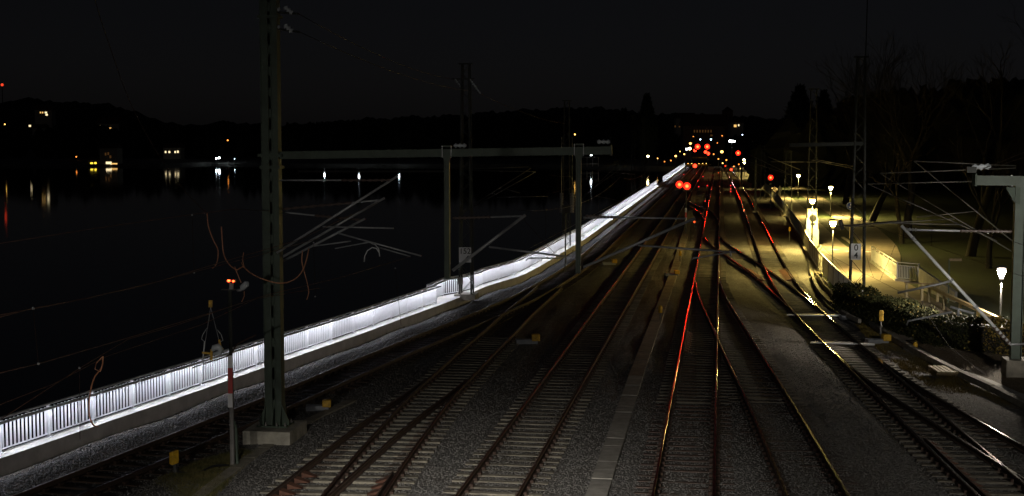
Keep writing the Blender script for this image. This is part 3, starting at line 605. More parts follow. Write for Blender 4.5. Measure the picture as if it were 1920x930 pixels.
for px, py in ((516, 14), (541, 19), (516, 47), (541, 53)):
    q = gp(px, py); m_ = MB(); ins(m_, q + Vector((-.12, 0, .1)), q + Vector((.12, 0, -.1)), .09, 3); m_.build('insulator', 'porcelain', gan, True)
tubes(gan, 'feeder_arm', 'mast_dark', ([gp(488, 20), gp(560, 26)], .03), ([gp(488, 50), gp(562, 60)], .03))

# ------------------------------------------------------------------ lattice masts
def lattice_mast(label, x, y, z0, h, w0, w1, matn='mast_dark', dx=1.0, rz=rzg, bl=.06, group='lattice masts along the line'):
    t = thing('lattice_mast', label, 'mast', (x, y, z0), group); cs, sn = math.cos(rz), math.sin(rz)
    def q(i, j, z):
        w = w0 + (w1 - w0) * z / h; a, b_ = i * w / 2, j * w * dx / 2; return Vector((x + a * cs - b_ * sn, y + a * sn + b_ * cs, z0 + z))
    for i in (-1, 1):
        for j in (-1, 1): MB().bar(q(i, j, 0), q(i, j, h), bl, bl).build('leg', matn, t)
    br_ = MB(); z = .1; s = 1
    while z < h - .1:
        st = (w0 + (w1 - w0) * z / h) * 1.15; z2 = min(h, z + st)
        for j in (-1, 1): br_.bar(q(-s, j, z), q(s, j, z2), .035, .02); br_.bar(q(j, -s, z), q(j, s, z2), .035, .02)
        z = z2; s = -s
    tag(br_.build('lattice_bracing', matn, t), kind='stuff')
    MB().box((x, y, z0 - .05), (w0 + .5, w0 + .5, .3), rz).build('foundation', 'concrete_old', t)
    MB().bar(q(-1, 0, h) - Vector((.2, 0, 0)), q(1, 0, h) + Vector((.2, 0, 0)), .08, .08).build('head_plate', matn, t)
    return t
def board(par, name, cx, cy, cz, w, h, lines, size, rz=0.0, face='white_paint'):
    b_ = MB().box((cx, cy, cz), (w, .02, h), rz).build(name, face, par)
    n_ = len(lines)
    for i, (tx, ox) in enumerate(lines):
        text_mesh(tx, size, (cx + ox, cy - .016, cz + h * (.5 - (i + .5) / n_) * .95), (R(90), 0, rz), 'black', b_)
    return b_
X152, Y152 = -2.5, 75.6
t = lattice_mast('lattice mast with white 152 4 distance board beside the railing', X152, Y152, KZ, 12.6, .66, .38, bl=.1)
s_ = PY(872, 478, Y152 - .4); board(t, 'distance_board', s_.x, s_.y, s_.z, .66, .82, [('152', 0), ('4', .12)], .42)
q = PY(864, 148, Y152); MB().bar((X152 - .75, q.y, q.z), (X152 + .45, q.y, q.z), .07, .07).build('feeder_arm', 'mast_dark', t)
for ox, oz in ((-.6, 0), (.2, 0), (.45, -.35)):
    m_ = MB(); ins(m_, (X152 + ox, Y152 - .1, q.z + oz), (X152 + ox + .35, Y152 - .1, q.z - .45 + oz), .06, 4); m_.build('insulator', 'porcelain', t, True)
s_ = PY(863, 526, 74.4); tt = thing('relay_plate_post', 'small grey plate on a post in front of the lattice mast by the railing', 'sign', (s_.x, 74.4, KZ))
MB().tube([(s_.x, 74.4, KZ), (s_.x, 74.4, s_.z + .1)], .03).build('post', 'pole_grey', tt); MB().box((s_.x, 74.35, s_.z), (.3, .02, .42)).build('plate', 'pole_grey', tt)
# right-hand mast with the 0 4 board, behind the hedge
XR, YR = 20.1, 80.4
t = lattice_mast('lattice mast with white 0 4 board behind the dark hedge', XR, YR, -.05, 13.6, .80, .42, bl=.09)
s_ = PY(1605, 472, YR - .5); board(t, 'distance_board', s_.x, s_.y, s_.z, .58, .94, [('0', 0), ('4', 0)], .5); MB().box((s_.x - .33, s_.y + .08, s_.z), (.1, .12, .8)).build('board_edge', 'black', t)
MB().tube([(XR + .25, YR, 13.4), (XR + .3, YR, 18.5)], .03).build('lightning_rod', 'mast_dark', t)
MB().bar(PY(1480, 272, YR), PY(1618, 269, YR), .3, .22).build('cross_arm', 'mast_dark', t)
# other lattice masts in the distance
for lab, px, pb, h, w in (('lattice mast with hanging tension weights rising behind the lit railing', 1062, 468, 12.0, .62), ('slim dark lattice mast left of the far railing bend', 1187, 372, 12.5, .6),
                          ('thin dark lattice mast rising right of the far cypress', 1206, 362, 12.5, .6), ('lattice mast beside the white louvred cabinet and the path lamp', 1521, 455, 13.2, .8),
                          ('far twin leg lattice mast standing by the path fence', 1477, 402, 7.5, .95), ('far lattice mast between the first two dark posts by the path', 1430, 372, 8.0, .7)):
    p = P(px, pb, 0); t = lattice_mast(lab, p.x, p.y, -.1, h, w, w * .6)
    if px == 1062:
        for i, sx in enumerate((-.42, .42)):
            w_ = MB()
            for k in range(8): w_.lathe([(.16, 0), (.16, .16), (.05, .165), (.05, .2)], (p.x + sx, p.y - .45, 3.0 + k * .2), 8)
            w_.build('tension_weight', 'grey_box', t); MB().tube([(p.x + sx, p.y - .45, 4.5), (p.x + sx, p.y - .45, 9)], .015, 4).build('weight_cable', 'galvanised', t)
def h_post(lab, px, pb, h):
    p = P(px, pb, 0); t = thing('steel_post', lab, 'mast', (p.x, p.y, -.2), 'steel posts along the line')
    MB().box((p.x - .13, p.y, h / 2), (.02, .26, h)).box((p.x + .13, p.y, h / 2), (.02, .26, h)).box((p.x, p.y, h / 2), (.26, .02, h)).build('column', 'mast_dark', t); MB().box((p.x, p.y, -.1), (.7, .7, .3)).build('foundation', 'concrete_old', t)
    return t
h_post('dark steel post standing right beside the far end of the yellow gleaming track', 1416, 396, 6.4); h_post('distant dark steel post left of the paired path lamps', 1390, 352, 7.0)
p = P(1060, 505, 0); sg = thing('thin_signal_post', 'thin dark post with black box in front of the lit railing bend', 'post', (p.x, p.y, -.2))
MB().tube([(p.x, p.y, -.2), (p.x, p.y, 4.2)], .05, 8).build('post', 'pole_dark', sg); MB().box((p.x, p.y, 4.1), (.5, .25, .55)).build('box', 'black', sg)

# ------------------------------------------------------------------ right foreground mast and cantilever
RB = Vector((18.9, 51.6, 0))
def rp_(px, py, back=0.0): return PP(px, py, RB + TD * back, TD)
rg = thing('right_gantry', 'green steel mast with arm and bright cantilever at the right edge', 'mast', (RB.x, RB.y, 0))
MB().box((RB.x + .1, RB.y, .2), (1.0, 1.0, .8), rzg).build('foundation', 'concrete_old', rg, bevel=.02)
cl = MB(); zt = 7.25
cl.box((RB.x, RB.y, (zt + .6) / 2), (.34, .02, zt - .6), rzg)
for s in (-1, 1):
    q = RB + TN * s * .18; cl.box((q.x, q.y, (zt + .6) / 2), (.022, .34, zt - .6), rzg)
q = RB - TD * .06; cl.box((q.x, q.y, (zt + .6) / 2), (.30, .02, zt - .6), rzg)
cl.build('column', 'mast_green', rg)
a, b2 = rp_(1828, 338), rp_(1990, 340); m_ = MB().bar(a, b2, .28, .36); m_.bar(a + Vector((-.05, 0, .02)), a + Vector((.02, 0, .02)), .36, .46).build('cross_arm', 'mast_green', rg)
q = rp_(1902, 352); MB().add([(q.x - .35, q.y - .1, q.z + .02), (q.x + .5, q.y - .1, q.z + .02), (q.x + .5, q.y - .1, q.z - .75), (q.x - .02, q.y - .1, q.z - .55), (q.x - .35, q.y + .1, q.z + .02), (q.x + .5, q.y + .1, q.z + .02), (q.x + .5, q.y + .1, q.z - .75), (q.x - .02, q.y + .1, q.z - .55)], [(0, 1, 2, 3), (7, 6, 5, 4), (0, 4, 5, 1), (1, 5, 6, 2), (2, 6, 7, 3), (3, 7, 4, 0)]).build('knee_bracket', 'mast_green', rg)
MB().bar(rp_(1812, 318), rp_(1830, 318), .3, .22).build('end_bracket', 'mast_dark', rg)
m_ = MB(); ins(m_, rp_(1822, 314), rp_(1858, 312), .13, 3); m_.build('insulator', 'porcelain', rg, True)
MB().tube([rp_(1897, 328), rp_(1898, 350)], .03, 6).build('clamp_bolt', 'galv_bright', rg)
tubes(rg, 'cantilever_tube', 'tube_lit', ([rp_(1893, 644, -.35), rp_(1690, 423, -.35)], .062)); [tubes(rg, 'tube_clamp', 'galvanised', ([rp_(x, y, -.35), rp_(x + 3, y + 3, -.35)], .085)) for x, y in ((1710, 445), (1782, 524), (1828, 574))]
m_ = MB(); ins(m_, rp_(1800, 433, -.35), rp_(1898, 434, -.35), .075, 12); m_.build('insulator', 'insulator_brown', rg, True)
tubes(rg, 'stay_tube', 'galv_bright', ([rp_(1718, 431, -.35), rp_(1800, 433, -.35)], .04)); m_ = MB(); ins(m_, rp_(1697, 430, -.35), rp_(1720, 431, -.35), .07, 4); m_.build('stay_clamp', 'galvanised', rg)
m_ = MB(); ins(m_, rp_(1862, 612, -.35), rp_(1893, 644, -.35), .085, 5); m_.build('insulator', 'insulator_brown', rg, True)
tubes(rg, 'registration_tube', 'galvanised', ([rp_(1683, 549, -.35), rp_(1760, 533, -.35), rp_(1782, 527, -.35)], .045)); tubes(rg, 'steady_arm', 'galvanised', ([rp_(1700, 610, -.35), rp_(1703, 602, -.35), rp_(1785, 585, -.35)], .04), ([rp_(1782, 575, -.35), rp_(1826, 588, -.35)], .045), ([rp_(1797, 578, -.35), rp_(1797, 592, -.35)], .05))
tubes(rg, 'hinge', 'galvanised', ([rp_(1893, 646, -.35), rp_(1920, 645, -.1)], .04))
m2 = thing('cantilever_set', 'dim crossing cantilever tubes hanging behind the right edge mast', 'cantilever', (24.5, 64, 0))
def rb2(px, py, back=0.0): return PP(px, py, Vector((24.5, 64, 0)) + TD * back, TD)
MB().box((24.55, 64, 4.0), (.3, .3, 8.0), rzg).build('column', 'mast_dark', m2)
for seg_ in ([(1650, 325), (1895, 470)], [(1714, 302), (1905, 457)], [(1627, 345), (1870, 452)], [(1650, 325), (1905, 315)], [(1714, 302), (1905, 311)], [(1627, 345), (1905, 338)], [(1718, 407), (1830, 396)], [(1560, 425), (1790, 410)], [(1650, 418), (1805, 421)]):
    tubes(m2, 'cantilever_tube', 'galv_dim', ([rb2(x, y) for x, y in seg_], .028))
t = thing('mid_cantilever', 'pale cantilever with short arm reaching past the 0 4 mast', 'cantilever', (XR, YR, 5))
for seg_, r_ in (([(1570, 424), (1608, 421)], .04), ([(1584, 424), (1640, 424)], .035), ([(1575, 412), (1580, 430)], .12), ([(1608, 421), (1690, 414)], .035)):
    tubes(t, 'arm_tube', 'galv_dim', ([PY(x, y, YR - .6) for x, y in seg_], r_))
# a few far cantilevers over the tracks at the right and left
for lab, segs_, Yc in (('far cantilever over the right track near the second path lamp', ([(1440, 294), (1500, 318)], [(1445, 303), (1535, 304)], [(1522, 300), (1600, 316)], [(1530, 299), (1600, 312)]), 115), ('far thin cantilever pair right of the distant steel post', ([(1405, 290), (1480, 326)], [(1400, 302), (1490, 330)]), 150),
                       ('dim crossing cantilevers between the drop posts over the lake', ([(868, 396), (996, 315)], [(862, 402), (1005, 322)], [(950, 355), (975, 362)], [(932, 370), (1028, 368)], [(860, 317), (990, 313)], [(862, 319), (1005, 322)]), 92),
                       ('dim far cantilevers beyond the right drop post', ([(1088, 340), (1160, 300)], [(1090, 375), (1165, 302)], [(1125, 321), (1190, 327)], [(1096, 365), (1175, 308)], [(1118, 368), (1155, 375)]), 150)):
    p = PY(*segs_[0][0], Yc); t = thing('far_cantilever', lab, 'cantilever', tuple(p))
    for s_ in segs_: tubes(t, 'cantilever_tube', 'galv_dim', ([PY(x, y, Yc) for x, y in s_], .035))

# ------------------------------------------------------------------ path lamps
def path_lamp(label, px, py, Y, mt='lamp_warm', zr=.24, group='park lamps along the path', watt=4600, col=WARM):
    hp = PY(px, py, Y); t = thing('path_lamp', label, 'lamp', (hp.x, hp.y, -.05), group)
    MB().tube([(hp.x, hp.y, -.05), (hp.x, hp.y, 0.9), (hp.x, hp.y, 0.95), (hp.x, hp.y, hp.z - .25)], [.07, .07, .045, .04], 8).build('pole', 'pole_dark', t)
    g = MB().lathe([(zr * .56, -.12), (zr * .9, .08), (zr * .94, .12)], hp, 12).build('lantern_glass', mt, t, True); MB().lathe([(.05, -.28), (.09, -.26), (zr * .55, -.121)], hp, 12).build('lower_glass', 'glass_warm' if 'warm' in mt else 'glass_white', g, True); MB().lathe([(zr * .95, .121), (zr, .2), (zr * .6, .235), (.03, .24)], hp, 12).build('upper_glass', 'glass_warm' if 'warm' in mt else 'glass_white', g, True)
    MB().lathe([(.1, -.3), (.1, -.26), (.055, -.25), (.055, -.34)], hp, 8).build('collar', 'pole_dark', g)
    MB().lathe([(zr * 1.35, .262), (zr * 1.3, .29), (zr * .6, .33), (.02, .36)], hp, 12).build('cap', 'pole_dark', g)
    ld = bpy.data.lights.new('lamp_light', 'SPOT'); ld.energy = watt; ld.color = col; ld.shadow_soft_size = .12; ld.spot_size = R(177); ld.spot_blend = 0.35
    lo = bpy.data.objects.new('lamp_light', ld); C.objects.link(lo); lo.parent = t; lo.location = Vector((hp.x, hp.y, hp.z - .42)) - t.location
    return t
path_lamp('lit path lamp nearest the mast with the 0 4 board', 1562, 420, 90.5)
path_lamp('lit path lamp in front of the white louvred cabinet', 1523, 378, 112, watt=9000)
path_lamp('lit park lamp standing between the two paths beyond the grass strip', 1558, 353, 158, watt=10000)
path_lamp('lit park lamp further back, left of the grass strip', 1497, 330, 208, watt=8000)
path_lamp('bright white tulip shaped lamp behind the hedge at the right edge', 1878, 512, 61, 'lamp_white', .2, watt=9000, col=(1.0, .86, .68))
for lab, px, py, Y in (('distant path lamp right above the red signal by the fence', 1457, 318, 252), ('distant path lamp left of the red signal by the fence', 1440, 314, 275), ('distant path lamp just right of the dark steel post', 1425, 311, 292),
                       ('small yellow lamp far off in the dark park', 1494, 313.5, 278), ('lower left lamp of the far lamp cluster', 1395.5, 305.5, 328), ('brightest lamp of the far lamp cluster', 1401, 301, 366), ('lower right lamp of the far lamp cluster', 1408, 303, 348), ('topmost lamp of the far lamp cluster', 1409, 295, 432), ('faint upper left lamp of the far lamp cluster', 1395, 299.5, 380)):
    path_lamp(lab, px, py, Y, 'lamp_warm_far', .3, watt=3000)
# yard lamps on tall poles behind the viewer (station end of the yard)
def yard_lamp(label, x, y, z, power, tgt, cone, blend):
    t = thing('yard_lamp', label, 'lamp', (x, y, -.2), 'station yard lamps behind the viewpoint')
    MB().tube([(x, y, -.2), (x, y, z - .1)], [.11, .07], 10).build('pole', 'pole_grey', t)
    MB().box((x, y + .25, z), (.5, .9, .14)).build('lamp_head', 'grey_box', t); MB().box((x, y + .3, z - .08), (.4, .6, .02)).build('lens', 'yard_lens', t)
    ld = bpy.data.lights.new('yard_light', 'SPOT'); ld.energy = power; ld.color = (1, .94, .84); ld.shadow_soft_size = .3; ld.spot_size = R(cone); ld.spot_blend = blend
    lo = bpy.data.objects.new('yard_light', ld); C.objects.link(lo); lo.parent = t; lo.location = Vector((x, y + .3, z - .2)) - t.location
    lo.rotation_euler = (Vector(tgt) - Vector((x, y + .3, z - .2))).to_track_quat('-Z', 'Y').to_euler()
yard_lamp('tall yard lamp behind the viewpoint on the left', -4.4, 7.5, 9.9, 57000, (-2.4, 22.6, 0), 45, 1.0)
yard_lamp('low yard lamp far behind the viewpoint lighting the masts', -9, -28, 7.6, 17000, (-5, 41, -6.5), 42, 1.0)
yard_lamp('yard lamp on a pole right of the viewpoint', 13, 6, 9.9, 12000, (13.5, 24, 0), 46, 1.0)
yard_lamp('tall yard lamp behind the viewpoint on the right', 15, 2, 11.5, 62000, (19.6, 51.6, 5.2), 14, 1.0)

# ------------------------------------------------------------------ signals
def signal(label, px, pb, heads, boards=True, lens='red_signal', r=.27, spot=0.0, pw=.06, aim=(8, 20, 2), zb=0.0, cat='signal', top=None):
    p = P(px, pb, zb); t = thing('signal_post', label, cat, (p.x, p.y, zb - .2), 'red signals of the yard'); zm = 0
    for hx, hy in heads:
        q = PY(hx, hy, p.y); zm = max(zm, q.z)
        h = MB().box((q.x, q.y + .12, q.z), (r * 2.3, .16, r * 2.8)).build('signal_head', 'black', t)
        ln_ = MB().disc((q.x, q.y - .0, q.z), (0, -1, 0), r, .05, 14).build('lens', lens, h)
        if lens == 'red_signal': core_ = MB().disc((q.x, q.y - .04, q.z), (0, -1, 0), r * .45, .05, 12).build('lamp_core', 'red_core', t)
        k = 10; vs = []
        for j in range(k + 1):
            a_ = math.pi * j / k; 
            for yy in (0.02, -.22): vs.append((q.x + math.cos(a_) * r * 1.2, q.y + yy, q.z + math.sin(a_) * r * 1.2))
        MB().add(vs, [(2 * j, 2 * j + 1, 2 * j + 3, 2 * j + 2) for j in range(k)]).build('hood', 'black', h)
        if abs(q.x - p.x) > .12: MB().bar((p.x, p.y + .12, q.z), (q.x, q.y + .12, q.z), .05, .05).build('bracket', 'pole_dark', t)
        if spot:
            ld = bpy.data.lights.new('signal_light', 'SPOT'); ld.energy = spot; ld.color = RED; ld.shadow_soft_size = r; ld.spot_size = R(16); ld.spot_blend = 1.0
            lo = bpy.data.objects.new('signal_light', ld); C.objects.link(lo); lo.parent = t; lp = Vector((q.x, q.y - .3, q.z)); lo.location = lp - t.location
            lo.rotation_euler = (Vector((q.x - 9, q.y - 60, 2)) - lp).to_track_quat('-Z', 'Y').to_euler()
    MB().tube([(p.x, p.y + .12, zb - .2), (p.x, p.y + .12, top or zm + .35)], pw, 8).build('post', 'pole_dark', t)
    return t, p
t, p = signal('pair of red signals low over the middle tracks with red white board', 1286, 436, [(1274, 346), (1288, 349)], r=.34, spot=520)
for i, (y0_, y1_, mt) in enumerate(((390, 398, 'white_paint'), (398, 408, 'red_paint'), (408, 414, 'white_paint'))):
    a, b2 = PY(1286, y0_, p.y - .1), PY(1286, y1_, p.y - .1); MB().box((p.x, p.y + .02, (a.z + b2.z) / 2), (.2, .03, a.z - b2.z)).build('mast_board', mt, t)
signal('left red light of the highest pair at the far end', 1308, 318, [(1308, 275)], r=.78, spot=3200)
signal('right red light of the highest pair at the far end', 1326, 318, [(1326, 275)], r=.78, spot=3200)
signal('small orange red light below left of the highest red pair', 1303, 316, [(1303, 282)], r=.46, lens='red_small')
signal('twin small red lights below the right one of the highest pair', 1326, 314, [(1323, 285), (1328, 288)], r=.5, lens='red_small')
signal('red signal right of the far gantry, high on a post', 1384, 340, [(1384, 287)], r=.5, spot=800)
signal('red signal on a post beside the path fence', 1445, 388, [(1445, 333)], r=.33, spot=420)
signal('red signal in front of the far amber lit beam', 1303, 332, [(1303, 311)], r=.45, lens='red_small')
signal('small red light right of the far end of the tracks', 1371, 335, [(1371, 318)], r=.26, lens='red_small')
signal('faint red light above the one right of the track end', 1360, 326, [(1360, 311)], r=.12, lens='red_small')
signal('low red ground signal below the white and red post board', 1302, 424, [(1302, 416)], r=.1, lens='glow_dim_red')
signal('tall narrow red reflection drawn as glowing discs beside the right tracks', 1370, 366, [(1370, 348), (1370, 354), (1370, 359)], r=.08, lens='red_faint')  # glowing discs stand in for an upright red reflection
for i, (x, y, lab) in enumerate(((1282, 327, 'red ground light far left between the rails'), (1318, 331, 'red ground light far between the middle rails'), (1326, 348, 'red ground light beside the middle rails'), (1310, 350, 'small red ground light near the rail switch'), (1322, 377, 'dim red ground light before the far crossover'), (1347, 324, 'orange red ground light right of the far rails'))):
    signal(lab, x, y + 5, [(x, y)], r=.09 if y < 360 else .06, lens='red_faint' if i != 5 else 'glow_dim_red')
# near signal post with red and white board
p = P(436, 872, -.15); sg = thing('signal_post', 'slim dark signal post with red and white board in the left foreground', 'signal', (p.x, p.y, -.2), 'red signals of the yard')
topz = PY(433, 543, p.y).z
MB().tube([(p.x, p.y, -.2), (p.x, p.y, 2.4)], .065, 8).build('lower_post', 'pole_grey', sg); MB().tube([(p.x, p.y, 2.4), (p.x, p.y, topz)], .052, 8).build('upper_post', 'mast_dark', sg)
for z0_, z1_, mt in ((667, 690, 'white_paint'), (690, 738, 'red_paint'), (738, 764, 'white_paint')):
    a, b2 = PY(432, z0_, p.y - .1), PY(432, z1_, p.y - .1); MB().box((a.x - .01, p.y - .09, (a.z + b2.z) / 2), (.13, .015, a.z - b2.z)).build('mast_board', mt, sg)
MB().bar((p.x - .22, p.y, topz), (p.x + .18, p.y, topz), .1, .03).build('lamp_shelf', 'mast_dark', sg)
q = PY(434, 533, p.y); MB().box((q.x, q.y, q.z - .06), (.11, .08, .18)).build('number_plate', 'pole_grey', sg)
q = PY(434, 527, p.y); h = MB().box((q.x - .02, q.y + .05, q.z), (.26, .1, .09)).build('lamp_housing', 'black', sg)
for ox in (-.07, .055): MB().ball((q.x + ox, q.y - .02, q.z + (.01 if ox < 0 else 0)), .045 if ox < 0 else .035, 8, 5, .7).build('lens', 'red_near', h, True)
MB().tube([(p.x + .12, p.y + .05, -.2), (p.x + .1, p.y + .05, .9), (p.x + .03, p.y, 1.1)], .04, 6).build('cable_pipe', 'mast_green', sg)

# ------------------------------------------------------------------ yard furniture
p = P(325, 890, -.2); t = thing('cable_marker', 'bright yellow hooded cable box on a dark stalk in the left foreground', 'cable box', tuple(p))
q = PY(327, 856, p.y)
MB().add([(q.x - .13, q.y - .07, q.z - .2), (q.x - .02, q.y - .14, q.z - .21), (q.x + .13, q.y - .02, q.z - .17), (q.x + .02, q.y + .1, q.z - .16), (q.x - .13, q.y - .07, q.z + .13), (q.x - .02, q.y - .14, q.z + .15), (q.x + .13, q.y - .02, q.z + .2), (q.x + .02, q.y + .1, q.z + .18)], [(3, 2, 1, 0), (4, 5, 6, 7), (0, 1, 5, 4), (1, 2, 6, 5), (2, 3, 7, 6), (3, 0, 4, 7)]).build('hood', 'yellow', t, bevel=.02)
MB().tube([(q.x, q.y, q.z - .18), (q.x + .01, q.y, q.z - .35), (q.x + .05, q.y - .02, p.z - .02)], .055, 8).build('stalk', 'pole_dark', t)
MB().tube(catmull([(q.x + .05, q.y, q.z - .2), (q.x + .1, q.y - .05, q.z - .4), (q.x + .2, q.y, p.z + .06), (q.x + .6, q.y + .1, p.z + .03), (q.x + .95, q.y + .5, p.z + .12), (q.x + 1.3, q.y + .8, p.z + .06), (q.x + .9, q.y + 1.0, p.z + .04)], .1), .028, 6).build('cable', 'black', t)
def hooded(label, px, py, s, base=True, post=0.0, group='yellow yard boxes', beacon=False):
    p = P(px, py, -.1); t = thing('point_machine', label, 'switch machine', (p.x, p.y, -.2), group)
    if base: MB().box((p.x - .25 * s, p.y + .05, -.1), (.95 * s, .45 * s, .22 * s), .1).build('motor_case', 'grey_box', t, bevel=.02)
    MB().box((p.x + .15 * s, p.y - .02, .08 * s), (.36 * s, .34 * s, .3 * s), .1).build('cover', 'yellow', t, bevel=.03)
    if post:
        MB().tube([(p.x, p.y + .35, -.2), (p.x, p.y + .35, post)], .035, 6).build('post', 'pole_grey', t)
        MB().add([(p.x - .1, p.y + .3, post - .5), (p.x + .1, p.y + .3, post - .5), (p.x + .1, p.y + .3, post), (p.x - .1, p.y + .3, post), (p.x - .07, p.y + .42, post - .5), (p.x + .07, p.y + .42, post - .5), (p.x + .07, p.y + .42, post - .04), (p.x - .07, p.y + .42, post - .04)], [(0, 1, 2, 3), (7, 6, 5, 4), (0, 4, 5, 1), (1, 5, 6, 2), (2, 6, 7, 3), (3, 7, 4, 0)]).build('marker', 'yellow', t, bevel=.03)
    return t
hooded('grey switch box with small yellow cap beside the big left mast', 606, 765, .8)
hooded('dim switch machine with yellow cover left of the middle track', 998, 640, 1.0)
hooded('yellow switch machine on the ground by the lattice shadow far centre', 1148, 494, 1.0)
hooded('yellow covered switch machine on the long cable duct', 1265, 515, .9)
hooded('grey switch machine with yellow cover and tall yellow marker by the right track', 1655, 640, 1.0, post=1.25)
hooded('yellow covered switch machine behind the one with the tall marker', 1600, 595, .9)
def marker(label, px, py, h, mt='yellow'):
    p = P(px, py, -.2); t = thing('cable_marker', label, 'marker', tuple(p), 'small yellow markers')
    MB().tube([p, (p.x, p.y, h - .15)], .03, 6).build('stalk', 'pole_dark', t); MB().lathe([(.04, -.22), (.1, -.2), (.1, .1), (.05, .16)], (p.x, p.y, h), 8).build('cap', mt, t, True)
marker('small yellow capped marker standing on the cable duct', 1238, 603, .45); marker('yellow capped marker further along the cable duct', 1275, 492, .5); marker('yellow stump on the mossy verge by the right track', 1716, 662, .1)
marker('yellow capped marker by the path fence and concrete strip', 1480, 452, .9)
p = P(1478, 445, 0)
b_ = one('ground_reflector', MB().box((0, 0, .1), (.18, .06, .22)).box((0, .02, -.06), (.08, .08, .12)), 'red_paint', 'small rust red reflector block in the ballast left of the middle track', 'reflector', tuple(P(812, 890, -.2)))
for px, py, l_, lab in ((1056, 601, 1.9, 'long low yellow cover plate lying left of the middle track'), (470, 750, 1.1, 'short yellow cover plate beside the track next to the railing')):
    p = P(px, py, -.1); one('cover_plate', MB().add([(-l_ / 2, -.12, -.1), (l_ / 2, -.12, -.1), (l_ / 2, .12, -.1), (-l_ / 2, .12, -.1), (-l_ * .38, -.06, .08), (l_ * .42, -.06, .08), (l_ * .42, .06, .08), (-l_ * .38, .06, .08)], [(3, 2, 1, 0), (4, 5, 6, 7), (0, 1, 5, 4), (1, 2, 6, 5), (2, 3, 7, 6), (3, 0, 4, 7)]), 'yellow', lab, 'cover plate', tuple(p))
# long cable duct made of lids
duct = tag(bpy.data.objects.new('cable_duct', None), 'long grey concrete cable duct with lids between the middle tracks', 'cable duct'); C.objects.link(duct)
xDu = lin([(27, 1.05), (33.8, 2.05), (53.1, 4.85), (92, 10.75), (140, 17.7), (250, 33)]); duct.location = (xDu(27), 27, -.2)
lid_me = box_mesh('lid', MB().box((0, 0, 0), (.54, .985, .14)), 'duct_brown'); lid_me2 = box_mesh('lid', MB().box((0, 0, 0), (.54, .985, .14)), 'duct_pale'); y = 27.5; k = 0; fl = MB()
while y < 240:
    s = math.atan(-(xDu(y + .4) - xDu(y - .4)) / .8)
    if y < 120:
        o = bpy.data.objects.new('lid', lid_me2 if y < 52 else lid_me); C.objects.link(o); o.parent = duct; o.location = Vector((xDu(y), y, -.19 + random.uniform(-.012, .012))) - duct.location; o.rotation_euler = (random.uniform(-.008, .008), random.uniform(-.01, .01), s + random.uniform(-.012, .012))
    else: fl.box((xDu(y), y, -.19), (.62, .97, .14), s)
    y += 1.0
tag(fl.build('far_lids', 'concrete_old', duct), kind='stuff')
p = P(1108, 838, -.17); one('manhole_slab', MB().box((0, 0, 0), (.75, .62, .12), -.1), 'concrete', 'square concrete slab set beside the cable duct', 'slab', (p.x, p.y, -.17), bevel=.015)
# small duct by the left mast
for lab, pl, w in (('narrow concrete duct running past the big left mast foundation', [(370, 935), (440, 880), (520, 825), (590, 785), (660, 752)], .34),):
    t = thing('cable_trough', lab, 'cable duct', tuple(P(*pl[0], -.2))); c_ = catmull([P(x, y, -.18) for x, y in pl], .98)
    for a, b2 in zip(c_[:-1], c_[1:]):
        d = (b2 - a); MB().bar(a + d * .01, a + d * .98, w, .1).build('lid', 'concrete_old', t)
p = P(550, 800, -.1); one('short_post', MB().tube([(0, 0, -.15), (0, 0, 1.45)], .04, 8).box((0, 0, 1.46), (.1, .1, .02)), 'pole_grey', 'short grey marker post just right of the big left mast', 'post', (p.x, p.y, -.05))
# right side: ducts, kerb, timber step, grate
def duct_run(name, lab, pl, w, h, mt, z, lidl=1.0, cat='duct'):
    t = thing(name, lab, cat, tuple(P(*pl[0], z))); c_ = catmull([P(x, y, z) for x, y in pl], lidl)
    for a, b2 in zip(c_[:-1], c_[1:]):
        d = b2 - a; MB().bar(a + d * .01, a + d * .985 + Vector((0, 0, random.uniform(-.02, .02))), w, h).build('segment', mt, t)
    return t
duct_run('edge_channel', 'curved pale concrete channel edge beside the right track', [(1522, 515), (1532, 540), (1550, 562), (1572, 580), (1590, 592), (1612, 602)], .16, .2, 'concrete_old', .02)
duct_run('edge_channel', 'second curved channel edge running along the path fence foot', [(1531, 515), (1546, 535), (1562, 552), (1580, 566), (1600, 580)], .14, .2, 'concrete_old', .02)
duct_run('verge_kerb', 'low concrete kerb along the right verge below the hedge', [(1625, 600), (1680, 637), (1740, 670), (1800, 700), (1860, 728), (1935, 765)], .22, .22, 'concrete_old', .0, 2.0, 'kerb')
duct_run('lower_duct', 'row of pale duct covers at the right frame edge', [(1700, 655), (1780, 690), (1850, 715), (1900, 738), (1940, 752)], .3, .12, 'concrete', -.14, 1.0)
p = P(1775, 700, -.1); t = thing('timber_step', 'small slatted timber platform on the mossy verge', 'platform', tuple(p))
for k in range(6): MB().bar((p.x - .5 + k * .17, p.y - .75, .05), (p.x - .42 + k * .17, p.y + .75, .05), .13, .06).build('plank', 'wood_pale', t)
for s in (-1, 1): MB().bar((p.x - .55, p.y + s * .5, -.03), (p.x + .5, p.y + s * .5, -.03), .1, .1).build('bearer', 'wood', t)
p = P(1930, 778, -.1); one('manhole_cover', MB().lathe([(.62, -.1), (.62, .02), (.55, .03), (.02, .03)], (0, 0, 0), 20), 'concrete', 'round concrete manhole cover at the lower right edge', 'manhole', (p.x, p.y, -.08))
